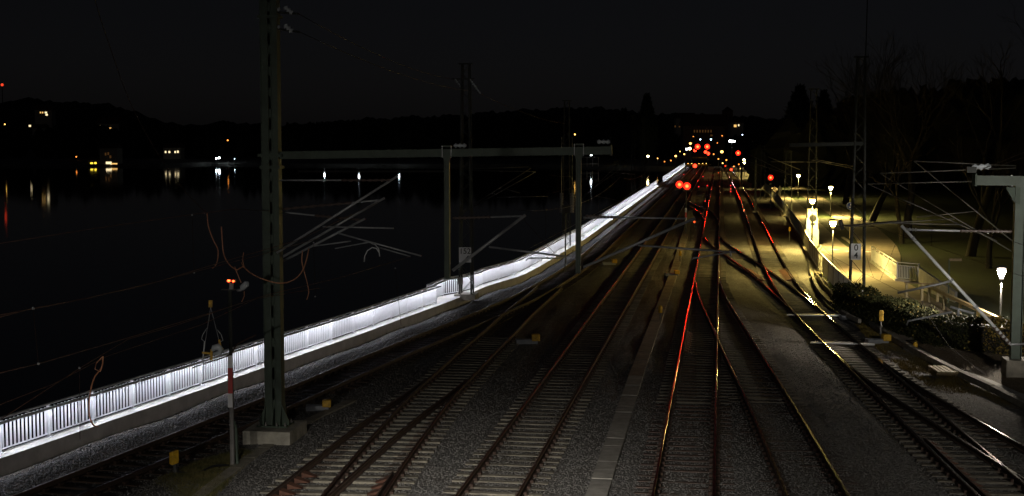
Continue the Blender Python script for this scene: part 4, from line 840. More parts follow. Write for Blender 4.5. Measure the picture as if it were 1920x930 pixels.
# switch rods across the right track
for lab, a, b2 in (('pale switch rod crossing the right track by the rear machine', (1475, 590), (1590, 592)), ('pale switch rod crossing the right track by the marked machine', (1520, 642), (1640, 646))):
    p, q = P(*a, -.1), P(*b2, -.1); t = thing('switch_rod', lab, 'switch rod', tuple(p)); MB().bar(p, q, .14, .06).build('rod', 'galv_bright', t); MB().bar(p + Vector((.4, .35, 0)), q + Vector((-.2, .35, 0)), .07, .05).build('lock_rod', 'pole_grey', t)
# dry grass and moss tufts
def tufts(name, label, area, N, hmin, hmax, mt, seed):
    rr = random.Random(seed); mb = MB(); n_ = 0
    q = [P(x, y, -.2) for x, y in area]; xs = [p.x for p in q]; ysq = [p.y for p in q]
    def inside(x, y):
        c_ = False
        for i in range(len(q)):
            a, b2 = q[i], q[i - 1]
            if (a.y > y) != (b2.y > y) and x < (b2.x - a.x) * (y - a.y) / (b2.y - a.y) + a.x: c_ = not c_
        return c_
    ph = [rr.uniform(0, 6) for _ in range(4)]
    while n_ < N:
        x, y = rr.uniform(min(xs), max(xs)), rr.uniform(min(ysq), max(ysq))
        if not inside(x, y) or math.sin(x * 2.1 + ph[0]) * math.sin(y * 1.3 + ph[1]) + .5 * math.sin(x * 5 + y * 3 + ph[2]) < rr.uniform(-1.2, .6): n_ += .05; continue
        for _ in range(3):
            a = rr.uniform(0, 6.28); h = rr.uniform(hmin, hmax); w = .012; bx, by = x + rr.gauss(0, .05), y + rr.gauss(0, .05); le = rr.uniform(.1, .9) * h
            dx, dy = math.cos(a), math.sin(a); mb.add([(bx - dy * w, by + dx * w, -.22), (bx + dy * w, by - dx * w, -.22), (bx + dx * le, by + dy * le, -.22 + h)], [(0, 1, 2)])
        n_ += 1
    return tag(mb.build(name, mt), label, 'grass', kind='stuff')
tufts('moss_verge', 'yellowish moss and dry grass on the right verge', [(1600, 600), (1650, 620), (1720, 655), (1790, 690), (1850, 725), (1920, 770), (1860, 760), (1760, 735), (1690, 690), (1630, 640)], 7000, .04, .12, 'moss_grass', 2)
tufts('foreground_weeds', 'low weeds around the yellow cable box in the left foreground', [(260, 935), (300, 900), (380, 865), (450, 845), (480, 850), (430, 900), (390, 940)], 8000, .04, .14, 'weed', 3)
tufts('fence_grass', 'green grass strip at the foot of the path fence', [(1533, 500), (1550, 530), (1575, 560), (1600, 580), (1625, 590), (1600, 555), (1570, 528), (1545, 500)], 4500, .1, .28, 'grass_blade', 4)
one('grass_island', MB().add([(*P(x, y, .02).xy, .02) for x, y in ((1515, 462), (1523, 456), (1534, 458), (1538, 463), (1530, 472), (1522, 476))], [(5, 4, 3, 2, 1, 0)]), 'lawn', 'small grass island with curved kerb below the path lamp', 'grass island', (0, 0, 0))
duct_run('island_kerb', 'curved pale kerb round the small grass island', [(1522, 477), (1531, 473), (1539, 463), (1534, 457)], .14, .14, 'kerb', .03, .6, 'kerb')
duct_run('path_kerb', 'short pale kerb at the corner of the grass strip between the paths', [(1580, 445), (1592, 453), (1602, 462)], .2, .12, 'kerb', .03, 1.5, 'kerb')

# ------------------------------------------------------------------ path fence and other things on the right
fp = [(1616, 592), (1600, 578), (1572, 548), (1545, 518), (1527, 494), (1512, 468), (1498, 440), (1480, 412), (1462, 388), (1446, 368), (1430, 352), (1415, 338)]
fw = [P(x, y, 0.0) for x, y in fp]; fc = catmull(fw, 2.4)
pf = thing('path_fence', 'grey mesh fence with posts between the right track and the path', 'fence', tuple(fc[0])); FH = 1.25; far_w = MB()
for i, (a, b2) in enumerate(zip(fc[:-1], fc[1:])):
    MB().box((a.x, a.y, FH / 2 - .05), (.08, .08, FH + .1)).build('post', 'pole_grey', pf)
    MB().bar(a + Vector((0, 0, FH)), b2 + Vector((0, 0, FH)), .07, .05).build('top_rail', 'fence_pale', pf)
    d = b2 - a; L = d.length; w_ = MB()
    for k in range(int(L / .11)): q = a + d * ((k + .5) * .11 / L); w_.bar(q + Vector((0, 0, .08)), q + Vector((0, 0, FH)), .022, .022)
    for z in (.1, .45, .8): w_.bar(a + Vector((0, 0, z)), b2 + Vector((0, 0, z)), .02, .02)
    w_.build('mesh_panel', 'fence_pale', pf)
# white louvred cabinet round the mast foot
p = P(1523, 462, 0); t = thing('louvred_cabinet', 'stepped white louvred cabinet at a mast foot behind the path lamp', 'cabinet', (p.x, p.y, 0))
for z0_, z1_, w in ((0, 1.35, 1.02), (1.35, 2.3, .88), (2.3, 3.1, .70)):
    MB().box((p.x, p.y + .6, (z0_ + z1_) / 2), (w - .04, .85, z1_ - z0_ - .02)).build('body', 'cabinet_white', t)
    for s in (-1, 1): MB().box((p.x + s * w / 2, p.y + .17, (z0_ + z1_) / 2), (.07, .07, z1_ - z0_ + .06)).build('corner_post', 'cabinet_white', t)
    z = z0_ + .1
    while z < z1_ - .05: MB().box((p.x, p.y + .165, z), (w - .1, .03, .07)).build('slat', 'cabinet_white', t); z += .13
p = P(1523, 466, 0); t = thing('round_sign', 'round dark sign seen from behind with small plate below', 'sign', (p.x, p.y, 0), 'round traffic signs')
a = PY(1524, 409, p.y); MB().tube([(p.x, p.y, 0), (p.x, p.y, a.z)], .035, 8).build('post', 'pole_dark', t); MB().disc((p.x, p.y - .05, a.z), (0, 1, 0), .3, .02, 20).build('disc', 'black', t); a = PY(1523, 420, p.y); MB().box((p.x, p.y - .05, a.z), (.33, .02, .2)).build('plate', 'black', t)
p = P(1593, 447, 0); a = PY(1594, 386, p.y); t = thing('round_sign', 'round blue sign with white symbols on a pale post by the paths', 'sign', (p.x, p.y, 0), 'round traffic signs')
MB().tube([(p.x, p.y, 0), (p.x, p.y, a.z)], .035, 8).build('post', 'wood_pale', t); d = MB().disc((p.x, p.y - .05, a.z), (0, 1, 0), .33, .02, 24).build('disc', 'blue_sign', t)
MB().disc((p.x, p.y - .065, a.z), (0, 1, 0), .34, .008, 24).build('rim', 'white_paint', d); MB().disc((p.x, p.y - .071, a.z), (0, 1, 0), .31, .008, 24).build('field', 'blue_sign', d)
MB().bar((p.x - .3, p.y - .078, a.z - .02), (p.x + .3, p.y - .078, a.z - .02), .03, .008, (0, 1, 0)).box((p.x + .02, p.y - .078, a.z + .13), (.07, .006, .16)).box((p.x - .06, p.y - .078, a.z - .14), (.16, .006, .1)).build('symbol', 'white_paint', d)
p = P(1658, 483, 0); a = PY(1658, 436, p.y); one('info_pillar', MB().box((0, 0, a.z / 2), (.74, .28, a.z)).box((0, 0, a.z + .01), (.8, .34, .05)).box((0, 0, .04), (.9, .45, .1)), 'black', 'tall dark information pillar behind the white ramp railing', 'pillar', (p.x, p.y, 0), bevel=.02)
# ramp railing of white panels
rp = [P(1634, 492), P(1682, 527), P(1722, 531)]; t = thing('ramp_railing', 'white picket railing around the ramp beside the path', 'railing', tuple(rp[0]))
for a, b2 in zip(rp[:-1], rp[1:]):
    d = b2 - a; L = d.length; n_ = max(1, round(L / 2.2)); ang = math.atan2(d.y, d.x)
    MB().bar(a + Vector((0, 0, .06)), b2 + Vector((0, 0, .06)), .25, .16).build('plinth', 'concrete_pale', t)
    MB().bar(a + Vector((0, 0, 1.18)), b2 + Vector((0, 0, 1.18)), .07, .05).build('top_rail', 'white_paint', t); MB().bar(a + Vector((0, 0, 1.0)), b2 + Vector((0, 0, 1.0)), .04, .04).build('upper_rail', 'white_paint', t); MB().bar(a + Vector((0, 0, .22)), b2 + Vector((0, 0, .22)), .04, .04).build('bottom_rail', 'white_paint', t)
    for k in range(n_ + 1): q = a + d * (k / n_); MB().box((q.x, q.y, .6), (.07, .07, 1.2), ang).build('post', 'white_paint', t)
    for k in range(int(L / .12)): q = a + d * ((k + .5) * .12 / L); MB().box((q.x, q.y, .61), (.05, .02, .78), ang).build('picket', 'white_paint', t)
a, b2 = P(1722, 540), P(1790, 566); a2, b2_ = a + Vector((.3, 1.0, 0)), b2 + Vector((.3, .5, 0))
z1_ = PY(1722, 502, a.y).z
one('wing_wall', MB().add([(a.x, a.y, -.1), (b2.x, b2.y, -.1), (b2_.x, b2_.y, -.1), (a2.x, a2.y, -.1), (a.x, a.y, z1_), (b2.x, b2.y, .5), (b2_.x, b2_.y, .5), (a2.x, a2.y, z1_)], [(3, 2, 1, 0), (4, 5, 6, 7), (0, 1, 5, 4), (1, 2, 6, 5), (2, 3, 7, 6), (3, 0, 4, 7)]), 'concrete', 'sloping pale concrete wing wall at the end of the ramp railing', 'wall', (0, 0, 0))
p = P(1797, 566, 0); one('low_shed', MB().box((0, 0, .5), (1.7, 1.6, 1.0)).box((0, 0, 1.03), (1.9, 1.8, .07)).box((-.4, -.81, .5), (.03, .03, .9)).box((.4, -.81, .5), (.03, .03, .9)), 'concrete', 'low pale grey block shed beyond the timber rail', 'shed', (p.x, p.y + .8, 0))
def rail_fence(lab, pts, zt, r, n_, mt):
    q = [P(x, y) for x, y in pts]; t = thing('timber_rail_fence', lab, 'fence', tuple(q[0]), 'low rail fences by the path'); MB().bar(q[0] + Vector((0, 0, zt)), q[-1] + Vector((0, 0, zt)), r, r).build('rail', mt, t)
    for k in range(n_): a = q[0] + (q[-1] - q[0]) * (k + .15) / (n_ - .6); MB().box((a.x, a.y, zt / 2 - .05), (.12, .12, zt)).build('post', 'wood_pale', t)
rail_fence('yellowish timber rail fence on the grass left of the white tulip lamp', [(1738, 565), (1880, 638)], .85, .16, 5, 'wood_pale')
rail_fence('low dim rail in front of the concrete wing wall', [(1695, 562), (1765, 566)], .95, .06, 3, 'wood')
p = P(1778, 568, 0); t = thing('street_name_post', 'thin green post with a narrow unlit sign arm in the dark park', 'sign', (p.x, p.y, 0)); a = PY(1776, 487, p.y)
MB().tube([(p.x, p.y, 0), (p.x, p.y, a.z)], .035, 8).build('post', 'mast_green', t); MB().box((p.x + .32, p.y, a.z), (.7, .03, .13)).build('sign_arm', 'wood', t)
# hedge
hp = catmull([(16.9, 72.5, 0), (17.3, 66, 0), (17.9, 61.0, 0), (19.2, 57.6, 0), (21.3, 56.2, 0), (24, 55.4, 0)], .25); hg = thing('clipped_hedge', 'dark clipped hedge between the verge and the path', 'hedge', (18, 62, -.1))
rr = random.Random(11); core = MB(); a_ = []; b_2 = []
def hh(i): return 1.22 + .1 * math.sin(i * .23) + .08 * math.sin(i * .61 + 1)
leaves = {'hedge_leaf': MB(), 'hedge_leaf_lit': MB()}
for i, q in enumerate(hp[:-1]):
    d = (hp[i + 1] - q).normalized(); nr = Vector((-d.y, d.x, 0)) ; nr = nr if nr.y > 0 or nr.x > 0 else -nr; L = (hp[i + 1] - q).length
    for _ in range(int(L * 1250)):
        u = rr.random(); h = hh(i); w = 1.3
        fcx = rr.random()
        if fcx < .42: o_, z_ = rr.gauss(-.02, .07), rr.uniform(0, h)
        elif fcx < .85: o_, z_ = rr.uniform(0, w), h + rr.gauss(0, .07)
        else: o_, z_ = w + rr.gauss(0, .07), rr.uniform(.3, h)
        c_ = q + d * (u * L) + nr * o_; s = rr.uniform(.035, .075); e1 = Vector((rr.gauss(0, 1), rr.gauss(0, 1), rr.gauss(0, 1))).normalized(); e2 = e1.cross(Vector((rr.gauss(0, 1), rr.gauss(0, 1), rr.gauss(0, 1)))).normalized(); c_ = Vector((c_.x, c_.y, z_ - .1))
        warm = q.x > 19.4 and rr.random() < .6 or rr.random() < .04  # lit-looking leaves for the right end, plus a few strays
        leaves['hedge_leaf_lit' if warm else 'hedge_leaf'].add([c_ - e1 * s, c_ + e2 * s * .6, c_ + e1 * s, c_ - e2 * s * .6], [(0, 1, 2, 3)])
    a_.append(q + nr * .1); b_2.append(q + nr * 1.2)
mb = MB(); up = lambda L_, z_: [(v.x, v.y, z_) for v in L_]
mb.strip(up(a_, -.1), up(a_, 1.0)); mb.strip(up(a_, 1.0), up(b_2, 1.0)); mb.strip(up(b_2, 1.0), up(b_2, -.1)); mb.build('branch_core', 'bark', hg)
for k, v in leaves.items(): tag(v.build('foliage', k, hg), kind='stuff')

# ------------------------------------------------------------------ wires and copper jumpers
def wire(par, name, a, b_, sag=0.0, r=.009, n=10, mt='wire_brown'):
    a = Vector(a); b_ = Vector(b_); pts_ = [a + (b_ - a) * (i / n) - Vector((0, 0, sag * 4 * (i / n) * (1 - i / n))) for i in range(n + 1)]; MB().tube(pts_, r, 5).build(name, mt, par, True); return pts_
def catenary(label, f, stations, off, zc=5.45, zm=6.75, r=.0065):
    t = thing('catenary_wire', label, 'overhead wire', (f(stations[0]), stations[0], zc), 'overhead line wires')
    for i, (y0_, y1_) in enumerate(zip(stations[:-1], stations[1:])):
        o0, o1 = off * (1 if i % 2 else -1), off * (-1 if i % 2 else 1); A0, B0 = Vector((f(y0_) + o0, y0_, zc)), Vector((f(y1_) + o1, y1_, zc))
        wire(t, 'contact_wire', A0, B0, 0, r); mw = wire(t, 'messenger_wire', A0 + Vector((0, 0, zm - zc)), B0 + Vector((0, 0, zm - zc)), .55, r)
        n_ = 6
        for k in range(1, n_):
            q = A0 + (B0 - A0) * (k / n_); zq = zm - .55 * 4 * (k / n_) * (1 - k / n_); MB().tube([q, (q.x, q.y, zq)], .005, 4).build('dropper', 'wire_brown', t)
    return t
catenary('thin overhead wires above the concrete sleeper track', xC, [40.5, 76, 120, 180, 240], .2)
catenary('thin overhead wires above the red gleaming track', xD, [40, 76, 120, 180, 240], .2)
catenary('thin overhead wires above the yellow gleaming right track', xF, [8, 51, 84, 120, 170, 230], .2)
catenary('overhead wires beyond the left mast above the railing side track', xA, [84, 120, 180, 240], .2)
lw = thing('foreground_wires', 'brown overhead wires with droppers crossing the lake at the left', 'overhead wire', (-8, 30, 5), 'overhead line wires')
def pw(pl, Y0, Y1, r=.01, name='contact_wire', mt='wire_lit'):
    n_ = len(pl); MB().tube([PY(x, y, Y0 + (Y1 - Y0) * ((x - pl[0][0]) / (pl[-1][0] - pl[0][0]))) for x, y in pl], r, 5).build(name, mt, lw, True)
pw([(-30, 706), (72, 682), (245, 632), (400, 585), (500, 553), (640, 520), (770, 481)], 21.5, 41.5, .0095)
pw([(-30, 602), (62, 578), (160, 560), (300, 527), (420, 490), (560, 450), (720, 374)], 22, 41.2, .0095, 'messenger_wire')
pw([(-30, 596), (100, 572), (250, 540), (364, 510), (480, 480), (600, 446)], 26, 41, .009)
pw([(-30, 461), (180, 428), (360, 402), (440, 392), (510, 396)], 28, 41, .008, 'messenger_wire')
pw([(-30, 770), (100, 720), (200, 668), (380, 608), (480, 560), (600, 540)], 24, 42, .008)
pw([(-20, 800), (150, 690), (240, 636), (330, 610), (433, 575)], 23, 38, .008)
for a, b2, Y in (((62, 578), (72, 682), 23.4), ((360, 403), (364, 511), 35.4), ((149, 690), (150, 826), 27), ((588, 455), (591, 556), 41.0), ((741, 503), (752, 610), 44)):
    MB().tube([PY(*a, Y), PY(*b2, Y)], .006, 4).build('dropper', 'wire_brown', lw)
    for e in (a, b2): MB().ball(PY(*e, Y), .025, 6, 4).build('clamp', 'galvanised', lw)
jp = thing('copper_jumper', 'thick copper jumper cable hanging in a loop past the left mast', 'cable', tuple(PY(455, 500, 39)), 'copper jumper cables')
def jump(par, pl, Y0, Y1, r=.017, name='cable', mt='copper'):
    c_ = catmull([PY(x, y, Y0 + (Y1 - Y0) * i / (len(pl) - 1)) for i, (x, y) in enumerate(pl)], .08); MB().tube(c_, r, 6).build(name, mt, par, True)
jump(jp, [(415, 425), (417, 455), (420, 478), (430, 496), (445, 506), (455, 500), (470, 512), (495, 524), (525, 531), (550, 525), (567, 508), (575, 485), (579, 466)], 39, 40.2)
jump(jp, [(457, 473), (455, 490), (460, 505), (452, 492)], 39, 39.2, .012)
j2 = thing('copper_jumper', 'copper jumper dropping from the right side of the left mast', 'cable', tuple(PY(575, 500, 40.2)), 'copper jumper cables'); jump(j2, [(567, 470), (566, 490), (570, 508), (576, 530), (579, 548), (575, 562)], 40.2, 40.4, .015)
j3 = thing('copper_jumper', 'copper jumper hanging left of the white insulator', 'cable', tuple(PY(400, 440, 38)), 'copper jumper cables'); jump(j3, [(175, -10), (200, 70), (250, 205), (318, 322), (372, 385), (388, 400)], 32, 38.5, .009, 'cable', 'wire_brown'); jump(j3, [(388, 398), (391, 425), (400, 450), (409, 470), (406, 495), (398, 503)], 38.5, 38.8, .014)
j4 = thing('copper_jumper', 'copper lead hooked over the railing wires at the left', 'cable', tuple(PY(180, 730, 28)), 'copper jumper cables'); jump(j4, [(193, 668), (191, 688), (176, 710), (168, 745), (168, 780), (176, 798), (184, 800)], 28, 28.6, .016); jump(j4, [(193, 668), (180, 682), (178, 692), (188, 697), (193, 680)], 28, 28.1, .010)
iso = thing('section_insulator', 'white porcelain insulator with copper leads right of the red lamp', 'insulator', tuple(PY(457, 537, 38)))
a, b2 = PY(449, 544, 38), PY(466, 529, 38); MB().tube([a, a + (b2 - a) * .15, a + (b2 - a) * .25, a + (b2 - a) * .8, a + (b2 - a) * .9, b2], [.03, .035, .085, .09, .06, .025], 10).build('body', 'porcelain', iso, True)
MB().lathe([(.07, -.03), (.09, 0), (.06, .04)], a, 8).build('end_cap', 'galvanised', iso); jump(iso, [(440, 500), (447, 518), (452, 530)], 38, 38, .012, 'lead'); jump(iso, [(458, 546), (458, 555), (453, 566)], 38, 38, .012, 'lead')
hang = thing('wire_pulley', 'yellow pulley yoke hanging on two cables in front of the railing', 'pulley', tuple(PY(400, 660, 37)))
Yh = 36.6
def hb(x, y): return PY(x, y, Yh)
MB().bar(hb(395, 563), hb(395, 576), .09, .09).build('hook_block', 'yellow', hang); MB().tube([hb(395, 576), hb(385, 640)], .008, 4).build('cable', 'galvanised', hang); MB().tube([hb(395, 576), hb(410, 636)], .008, 4).build('cable', 'galvanised', hang)
jump(hang, [(388, 615), (380, 628), (378, 636), (383, 640)], Yh, Yh, .01, 'cable', 'galvanised'); jump(hang, [(407, 618), (415, 628), (418, 638), (412, 642)], Yh, Yh, .01, 'cable', 'galvanised')
MB().bar(hb(379, 661), hb(398, 663), .06, .05).bar(hb(397, 655), hb(396, 675), .06, .05).build('yoke', 'yellow', hang); MB().bar(hb(411, 637), hb(414, 655), .05, .04).build('link', 'yellow', hang); MB().bar(hb(384, 640), hb(380, 680), .03, .03).build('link', 'galvanised', hang)
MB().tube([hb(398, 658), hb(401, 652), hb(410, 650), hb(414, 655), hb(411, 662), hb(400, 664)], [.04, .08, .1, .08, .07, .04], 8).build('pulley_wheel', 'porcelain', hang, True)
jump(hang, [(360, 690), (385, 681), (405, 675), (425, 668), (436, 660), (446, 645), (480, 628)], Yh, Yh + 1, .022, 'tension_rod', 'rust')
# feeder wires from mast top to mast top
fd = thing('feeder_wire', 'faint feeder wires from the left mast head to the lattice mast head', 'overhead wire', tuple(gp(560, 26)), 'overhead line wires')
for a, b2 in ((gp(560, 26), PY(846, 148, Y152)), (gp(562, 60), PY(880, 170, Y152))): wire(fd, 'cable', a, b2, .3, .010)
for a, b2 in ((PY(880, 165, Y152), PY(1060, 232, 110)),): wire(fd, 'cable', a, b2, .3, .010)
fd = thing('feeder_wire', 'thin dark wires rising to the right from the edge mast arm', 'overhead wire', tuple(rp_(1845, 315)), 'overhead line wires')
for a, b2 in ((rp_(1840, 318), PY(1960, 270, 48)), (rp_(1850, 318), PY(1960, 282, 48))): wire(fd, 'cable', a, b2, 0, .012)
fd = thing('span_wire', 'slack dark wires with clamps between the 0 4 mast and the cantilever', 'overhead wire', tuple(PY(1640, 520, 75)), 'overhead line wires')
for pl, Y0, Y1 in (([(1530, 465), (1600, 502), (1636, 520), (1655, 530), (1700, 553), (1790, 610)], 82, 56), ([(1690, 430), (1672, 475), (1650, 526)], 56, 70), ([(1625, 480), (1632, 505), (1638, 520)], 80, 79), ([(1718, 500), (1732, 580), (1780, 650), (1850, 705)], 62, 50), ([(1480, 395), (1560, 480), (1640, 580), (1730, 640), (1790, 665)], 95, 50)):
    MB().tube([PY(x, y, Y0 + (Y1 - Y0) * i / (len(pl) - 1)) for i, (x, y) in enumerate(pl)], .008, 5).build('cable', 'wire_dark', fd)

# ------------------------------------------------------------------ trees
def bare_tree(label, x, y, h, seed, spread=.34, depth=6, tr=None, zb=-.1):
    rr = random.Random(seed); t = thing('bare_tree', label, 'tree', (x, y, zb), 'bare park trees'); trunk, crown = MB(), MB()
    def grow(p, d, L, r, k):
        pts_ = [p]; q = p; dd = d
        for _ in range(3):
            dd = (dd + Vector((rr.gauss(0, .11), rr.gauss(0, .11), rr.gauss(.03, .07)))).normalized(); q = q + dd * L / 3; pts_.append(q)
        (trunk if k >= depth - 1 else crown).tube(pts_, [r, r * .88, r * .76, r * .64], 6 if k >= depth - 1 else 4, False)
        if k == 0: return
        nb_ = rr.choice((2, 3, 3)) if k > 1 else 3
        for j in range(nb_):
            a = rr.uniform(0, 6.28); e = dd.orthogonal().normalized(); e = Matrix.Rotation(a, 3, dd) @ e; nd = (dd + e * rr.uniform(.35, .95) * (spread * 2.1)).normalized(); nd.z += .1; nd.normalize()
            grow(pts_[rr.choice((2, 3, 3))], nd, L * rr.uniform(.62, .84), r * rr.uniform(.45, .62), k - 1)
    r0 = tr or h * .02; grow(Vector((x, y, zb)), Vector((rr.gauss(0, .05), rr.gauss(0, .05), 1)), h * .27, r0, depth)
    trunk.build('trunk', 'bark', t, True); crown.build('crown', 'twig', t); return t
def conifer(label, x, y, h, w, seed, zb=-.1, name='conifer_tree'):
    rr = random.Random(seed); t = thing(name, label, 'tree', (x, y, zb), 'dark evergreens'); MB().tube([(x, y, zb), (x, y, zb + h * .9)], [h * .018, h * .004], 6).build('trunk', 'bark', t); m_ = MB()
    for _ in range(int(900 + h * 30)):
        u = rr.random() ** .8; z = zb + h * (.06 + .94 * u); rw = w * (math.sin(math.pi * (.08 + .9 * u) ** .75) * .9 + .06) * rr.uniform(.5, 1.08); a = rr.uniform(0, 6.28); c_ = Vector((x + math.cos(a) * rw, y + math.sin(a) * rw, z)); s = h * rr.uniform(.015, .04)
        e1 = Vector((math.cos(a) * .5 + rr.gauss(0, .3), math.sin(a) * .5 + rr.gauss(0, .3), rr.uniform(.4, 1.2))).normalized(); e2 = e1.cross(Vector((rr.gauss(0, 1), rr.gauss(0, 1), rr.gauss(0, 1)))).normalized(); m_.add([c_ - e1 * s, c_ + e2 * s * .5, c_ + e1 * s * 1.4, c_ - e2 * s * .5], [(0, 1, 2, 3)])
    m_.lathe([(w * .1, h * .05), (w * .72, h * .2), (w * .7, h * .5), (w * .4, h * .8), (.02, h * .98)], (x, y, zb), 9); m_.build('crown', 'conifer', t); return t
for i, (lab, px, py, Y) in enumerate((('tallest bare tree against the sky at the right', 1830, 78, 105), ('broad bare tree left of the tallest one', 1710, 118, 125), ('bare tree behind the far lattice masts', 1640, 150, 150), ('bare tree at the right frame edge', 1930, 130, 88), ('bare tree right of the two dark evergreens', 1590, 150, 190), ('bare tree with reddish twigs behind the info pillar', 1695, 250, 118), ('dim bare tree behind the white tulip lamp', 1860, 260, 95))):
    q = PY(px, py, Y); bare_tree(lab, q.x, Y, q.z * 1.32, 20 + i, .36, 7 if i < 5 else 6)
for lab, px, py, Y, w, sd_ in (('pointed dark cypress left of the far red lights', 1213, 178, 520, 4.2, 1), ('dark pointed evergreen at the right of the far lamps', 1500, 162, 330, 5.0, 2), ('smaller evergreen beside the pointed one', 1545, 172, 330, 3.6, 3), ('rounded dark evergreen behind the far lit fence end', 1170, 205, 560, 6, 4)):
    q = PY(px, py, Y); conifer(lab, q.x, Y, q.z + .1, w, sd_)
woodland('park_wood', 'dark mass of trees behind the park at the right', [(1420, 262), (1480, 224), (1560, 202), (1620, 185), (1680, 172), (1760, 166), (1830, 150), (1900, 156), (1980, 160)], 230, 330, 420, 9, 1.0, 0)
woodland('town_wood', 'dark tree mass around the far end of the tracks', [(1130, 250), (1200, 240), (1260, 244), (1330, 252), (1420, 250), (1500, 240)], 620, 800, 260, 10, 1.0, 0)

# ------------------------------------------------------------------ people on the far path
def person(label, x, y, h, top, seed):
    k = h / 1.75; rr = random.Random(seed); J = {'pel': (0, 0, .95), 'che': (0, .01, 1.32), 'nec': (0, 0, 1.48), 'hea': (0, -.02, 1.62), 'top': (0, -.01, 1.74), 'hl': (-.1, 0, .9), 'kl': (-.11, -.06, .5), 'al': (-.11, .04, .09), 'tl': (-.11, -.12, .04), 'hr': (.1, 0, .9), 'kr': (.11, .05, .5), 'ar': (.11, .16, .1), 'tr': (.11, .02, .04), 'sl': (-.19, .01, 1.42), 'el': (-.25, .06, 1.14), 'wl': (-.24, -.03, .9), 'fl': (-.23, -.06, .82), 'sr': (.19, .01, 1.42), 'er': (.25, -.02, 1.14), 'wr': (.24, -.12, .92), 'fr': (.23, -.16, .85)}
    Rr = {'pel': .15, 'che': .165, 'nec': .06, 'hea': .1, 'top': .07, 'hl': .1, 'kl': .065, 'al': .045, 'tl': .04, 'hr': .1, 'kr': .065, 'ar': .045, 'tr': .04, 'sl': .075, 'el': .05, 'wl': .035, 'fl': .035, 'sr': .075, 'er': .05, 'wr': .035, 'fr': .035}
    E_ = [('pel', 'che'), ('che', 'nec'), ('nec', 'hea'), ('hea', 'top'), ('pel', 'hl'), ('hl', 'kl'), ('kl', 'al'), ('al', 'tl'), ('pel', 'hr'), ('hr', 'kr'), ('kr', 'ar'), ('ar', 'tr'), ('che', 'sl'), ('sl', 'el'), ('el', 'wl'), ('wl', 'fl'), ('che', 'sr'), ('sr', 'er'), ('er', 'wr'), ('wr', 'fr')]
    nm = list(J); me = bpy.data.meshes.new('person'); me.from_pydata([Vector(J[a]) * k for a in nm], [(nm.index(a), nm.index(b_)) for a, b_ in E_], []); me.materials.append(M[top])
    o = bpy.data.objects.new('person', me); C.objects.link(o); o.location = (x, y, -.01); md = o.modifiers.new('skin', 'SKIN')
    for i, a in enumerate(nm): me.skin_vertices[0].data[i].radius = (Rr[a] * k, Rr[a] * k); me.skin_vertices[0].data[i].use_root = (a == 'pel')
    sb = o.modifiers.new('sub', 'SUBSURF'); sb.levels = 1; sb.render_levels = 1; return tag(o, label, 'person', 'people on the path')
for lab, px, py, mt in (('person in dark clothes walking on the far path, left of two', 1452, 370, 'cloth_brown'), ('person in black walking on the far path, right of two', 1462, 369, 'cloth_dark')):
    p = P(px, py, 0); person(lab, p.x, p.y, 1.75, mt, px)

# ------------------------------------------------------------------ far lights: houses, lamps
def house(label, px, py, Y, w, h, wins, wall='plaster', roof=True, base=None, name='house', roofmat='roof_tile', d=8):
    """wins: (px, py, width, height, glow)"""
    c_ = PY(px, py, Y); zb = base if base is not None else c_.z - h / 2 - 3; zt = c_.z + h / 2; t = thing(name, label, 'house' if name == 'house' else 'building', (c_.x, Y, zb), 'houses across the water')
    MB().box((c_.x, Y + d / 2, (zb + zt) / 2), (w, d, zt - zb)).build('wall', wall, t)
    if roof: MB().add([(c_.x - w * .55, Y - .4, zt), (c_.x + w * .55, Y - .4, zt), (c_.x + w * .55, Y + d + .4, zt), (c_.x - w * .55, Y + d + .4, zt), (c_.x - w * .5, Y + d / 2, zt + w * .28), (c_.x + w * .5, Y + d / 2, zt + w * .28)], [(0, 1, 5, 4), (2, 3, 4, 5), (1, 2, 5), (3, 0, 4), (3, 2, 1, 0)]).build('roof', roofmat, t)
    for wx, wy, ww, wh, g in wins:
        q = PY(wx, wy, Y - .06); f_ = MB().box((q.x, q.y + .02, q.z), (ww + .2, .06, wh + .2)).build('window', wall, t); MB().box((q.x, q.y - .03, q.z), (ww, .05, wh)).build('pane', g, f_)
    return t
house('hillside house with four lit windows high on the left', 81, 213, 900, 11, 5, [(76, 211, .8, .9, 'window_amber'), (80, 211, .8, .9, 'window_amber'), (86, 211, 1.4, 1.0, 'window_warm'), (87.5, 215, 1.4, 1.2, 'window_warm')], base=10)
house('hillside house with a row of small warm windows left of the villa', 202, 240, 800, 13, 5, [(190, 236, 1.1, 1, 'window_warm'), (204, 241, 1.6, 1.2, 'window_amber'), (208, 241, 1.0, 1, 'window_amber'), (214, 245, 1.0, .9, 'window_yellow')], base=4)
house('dim house with orange windows at the far left', 73, 246, 850, 8, 4, [(71, 244, .9, .8, 'window_dim'), (75.5, 247.5, .9, .8, 'window_dim'), (56, 236, 1.3, 1.1, 'window_warm')], base=4)
house('waterfront villa with bright floodlit terrace on the far left shore', 203, 292, 560, 7, 6, [(198, 289, .6, 1.1, 'window_dim'), (203, 288, .6, 1.1, 'window_dim'), (207, 294, .7, 1.1, 'window_dim'), (204, 306, 2.3, 1.2, 'window_warm'), (214, 307, 2.6, .5, 'window_amber')], base=-1.6)
house('small boathouse with two yellow lit windows left of the villa', 176, 306, 560, 4.5, 2.6, [(172, 307, 1.1, 1.0, 'window_yellow'), (179, 306, .8, .8, 'window_yellow')], base=-1.6)
house('lakeside house with four separate small lit windows', 322, 284, 640, 8, 3.4, [(310.5, 285, .7, .9, 'window_warm'), (317.5, 285, .8, .9, 'window_warm'), (328.5, 285, .7, .9, 'window_warm'), (333.5, 284.5, .8, 1.0, 'window_warm')], base=0)
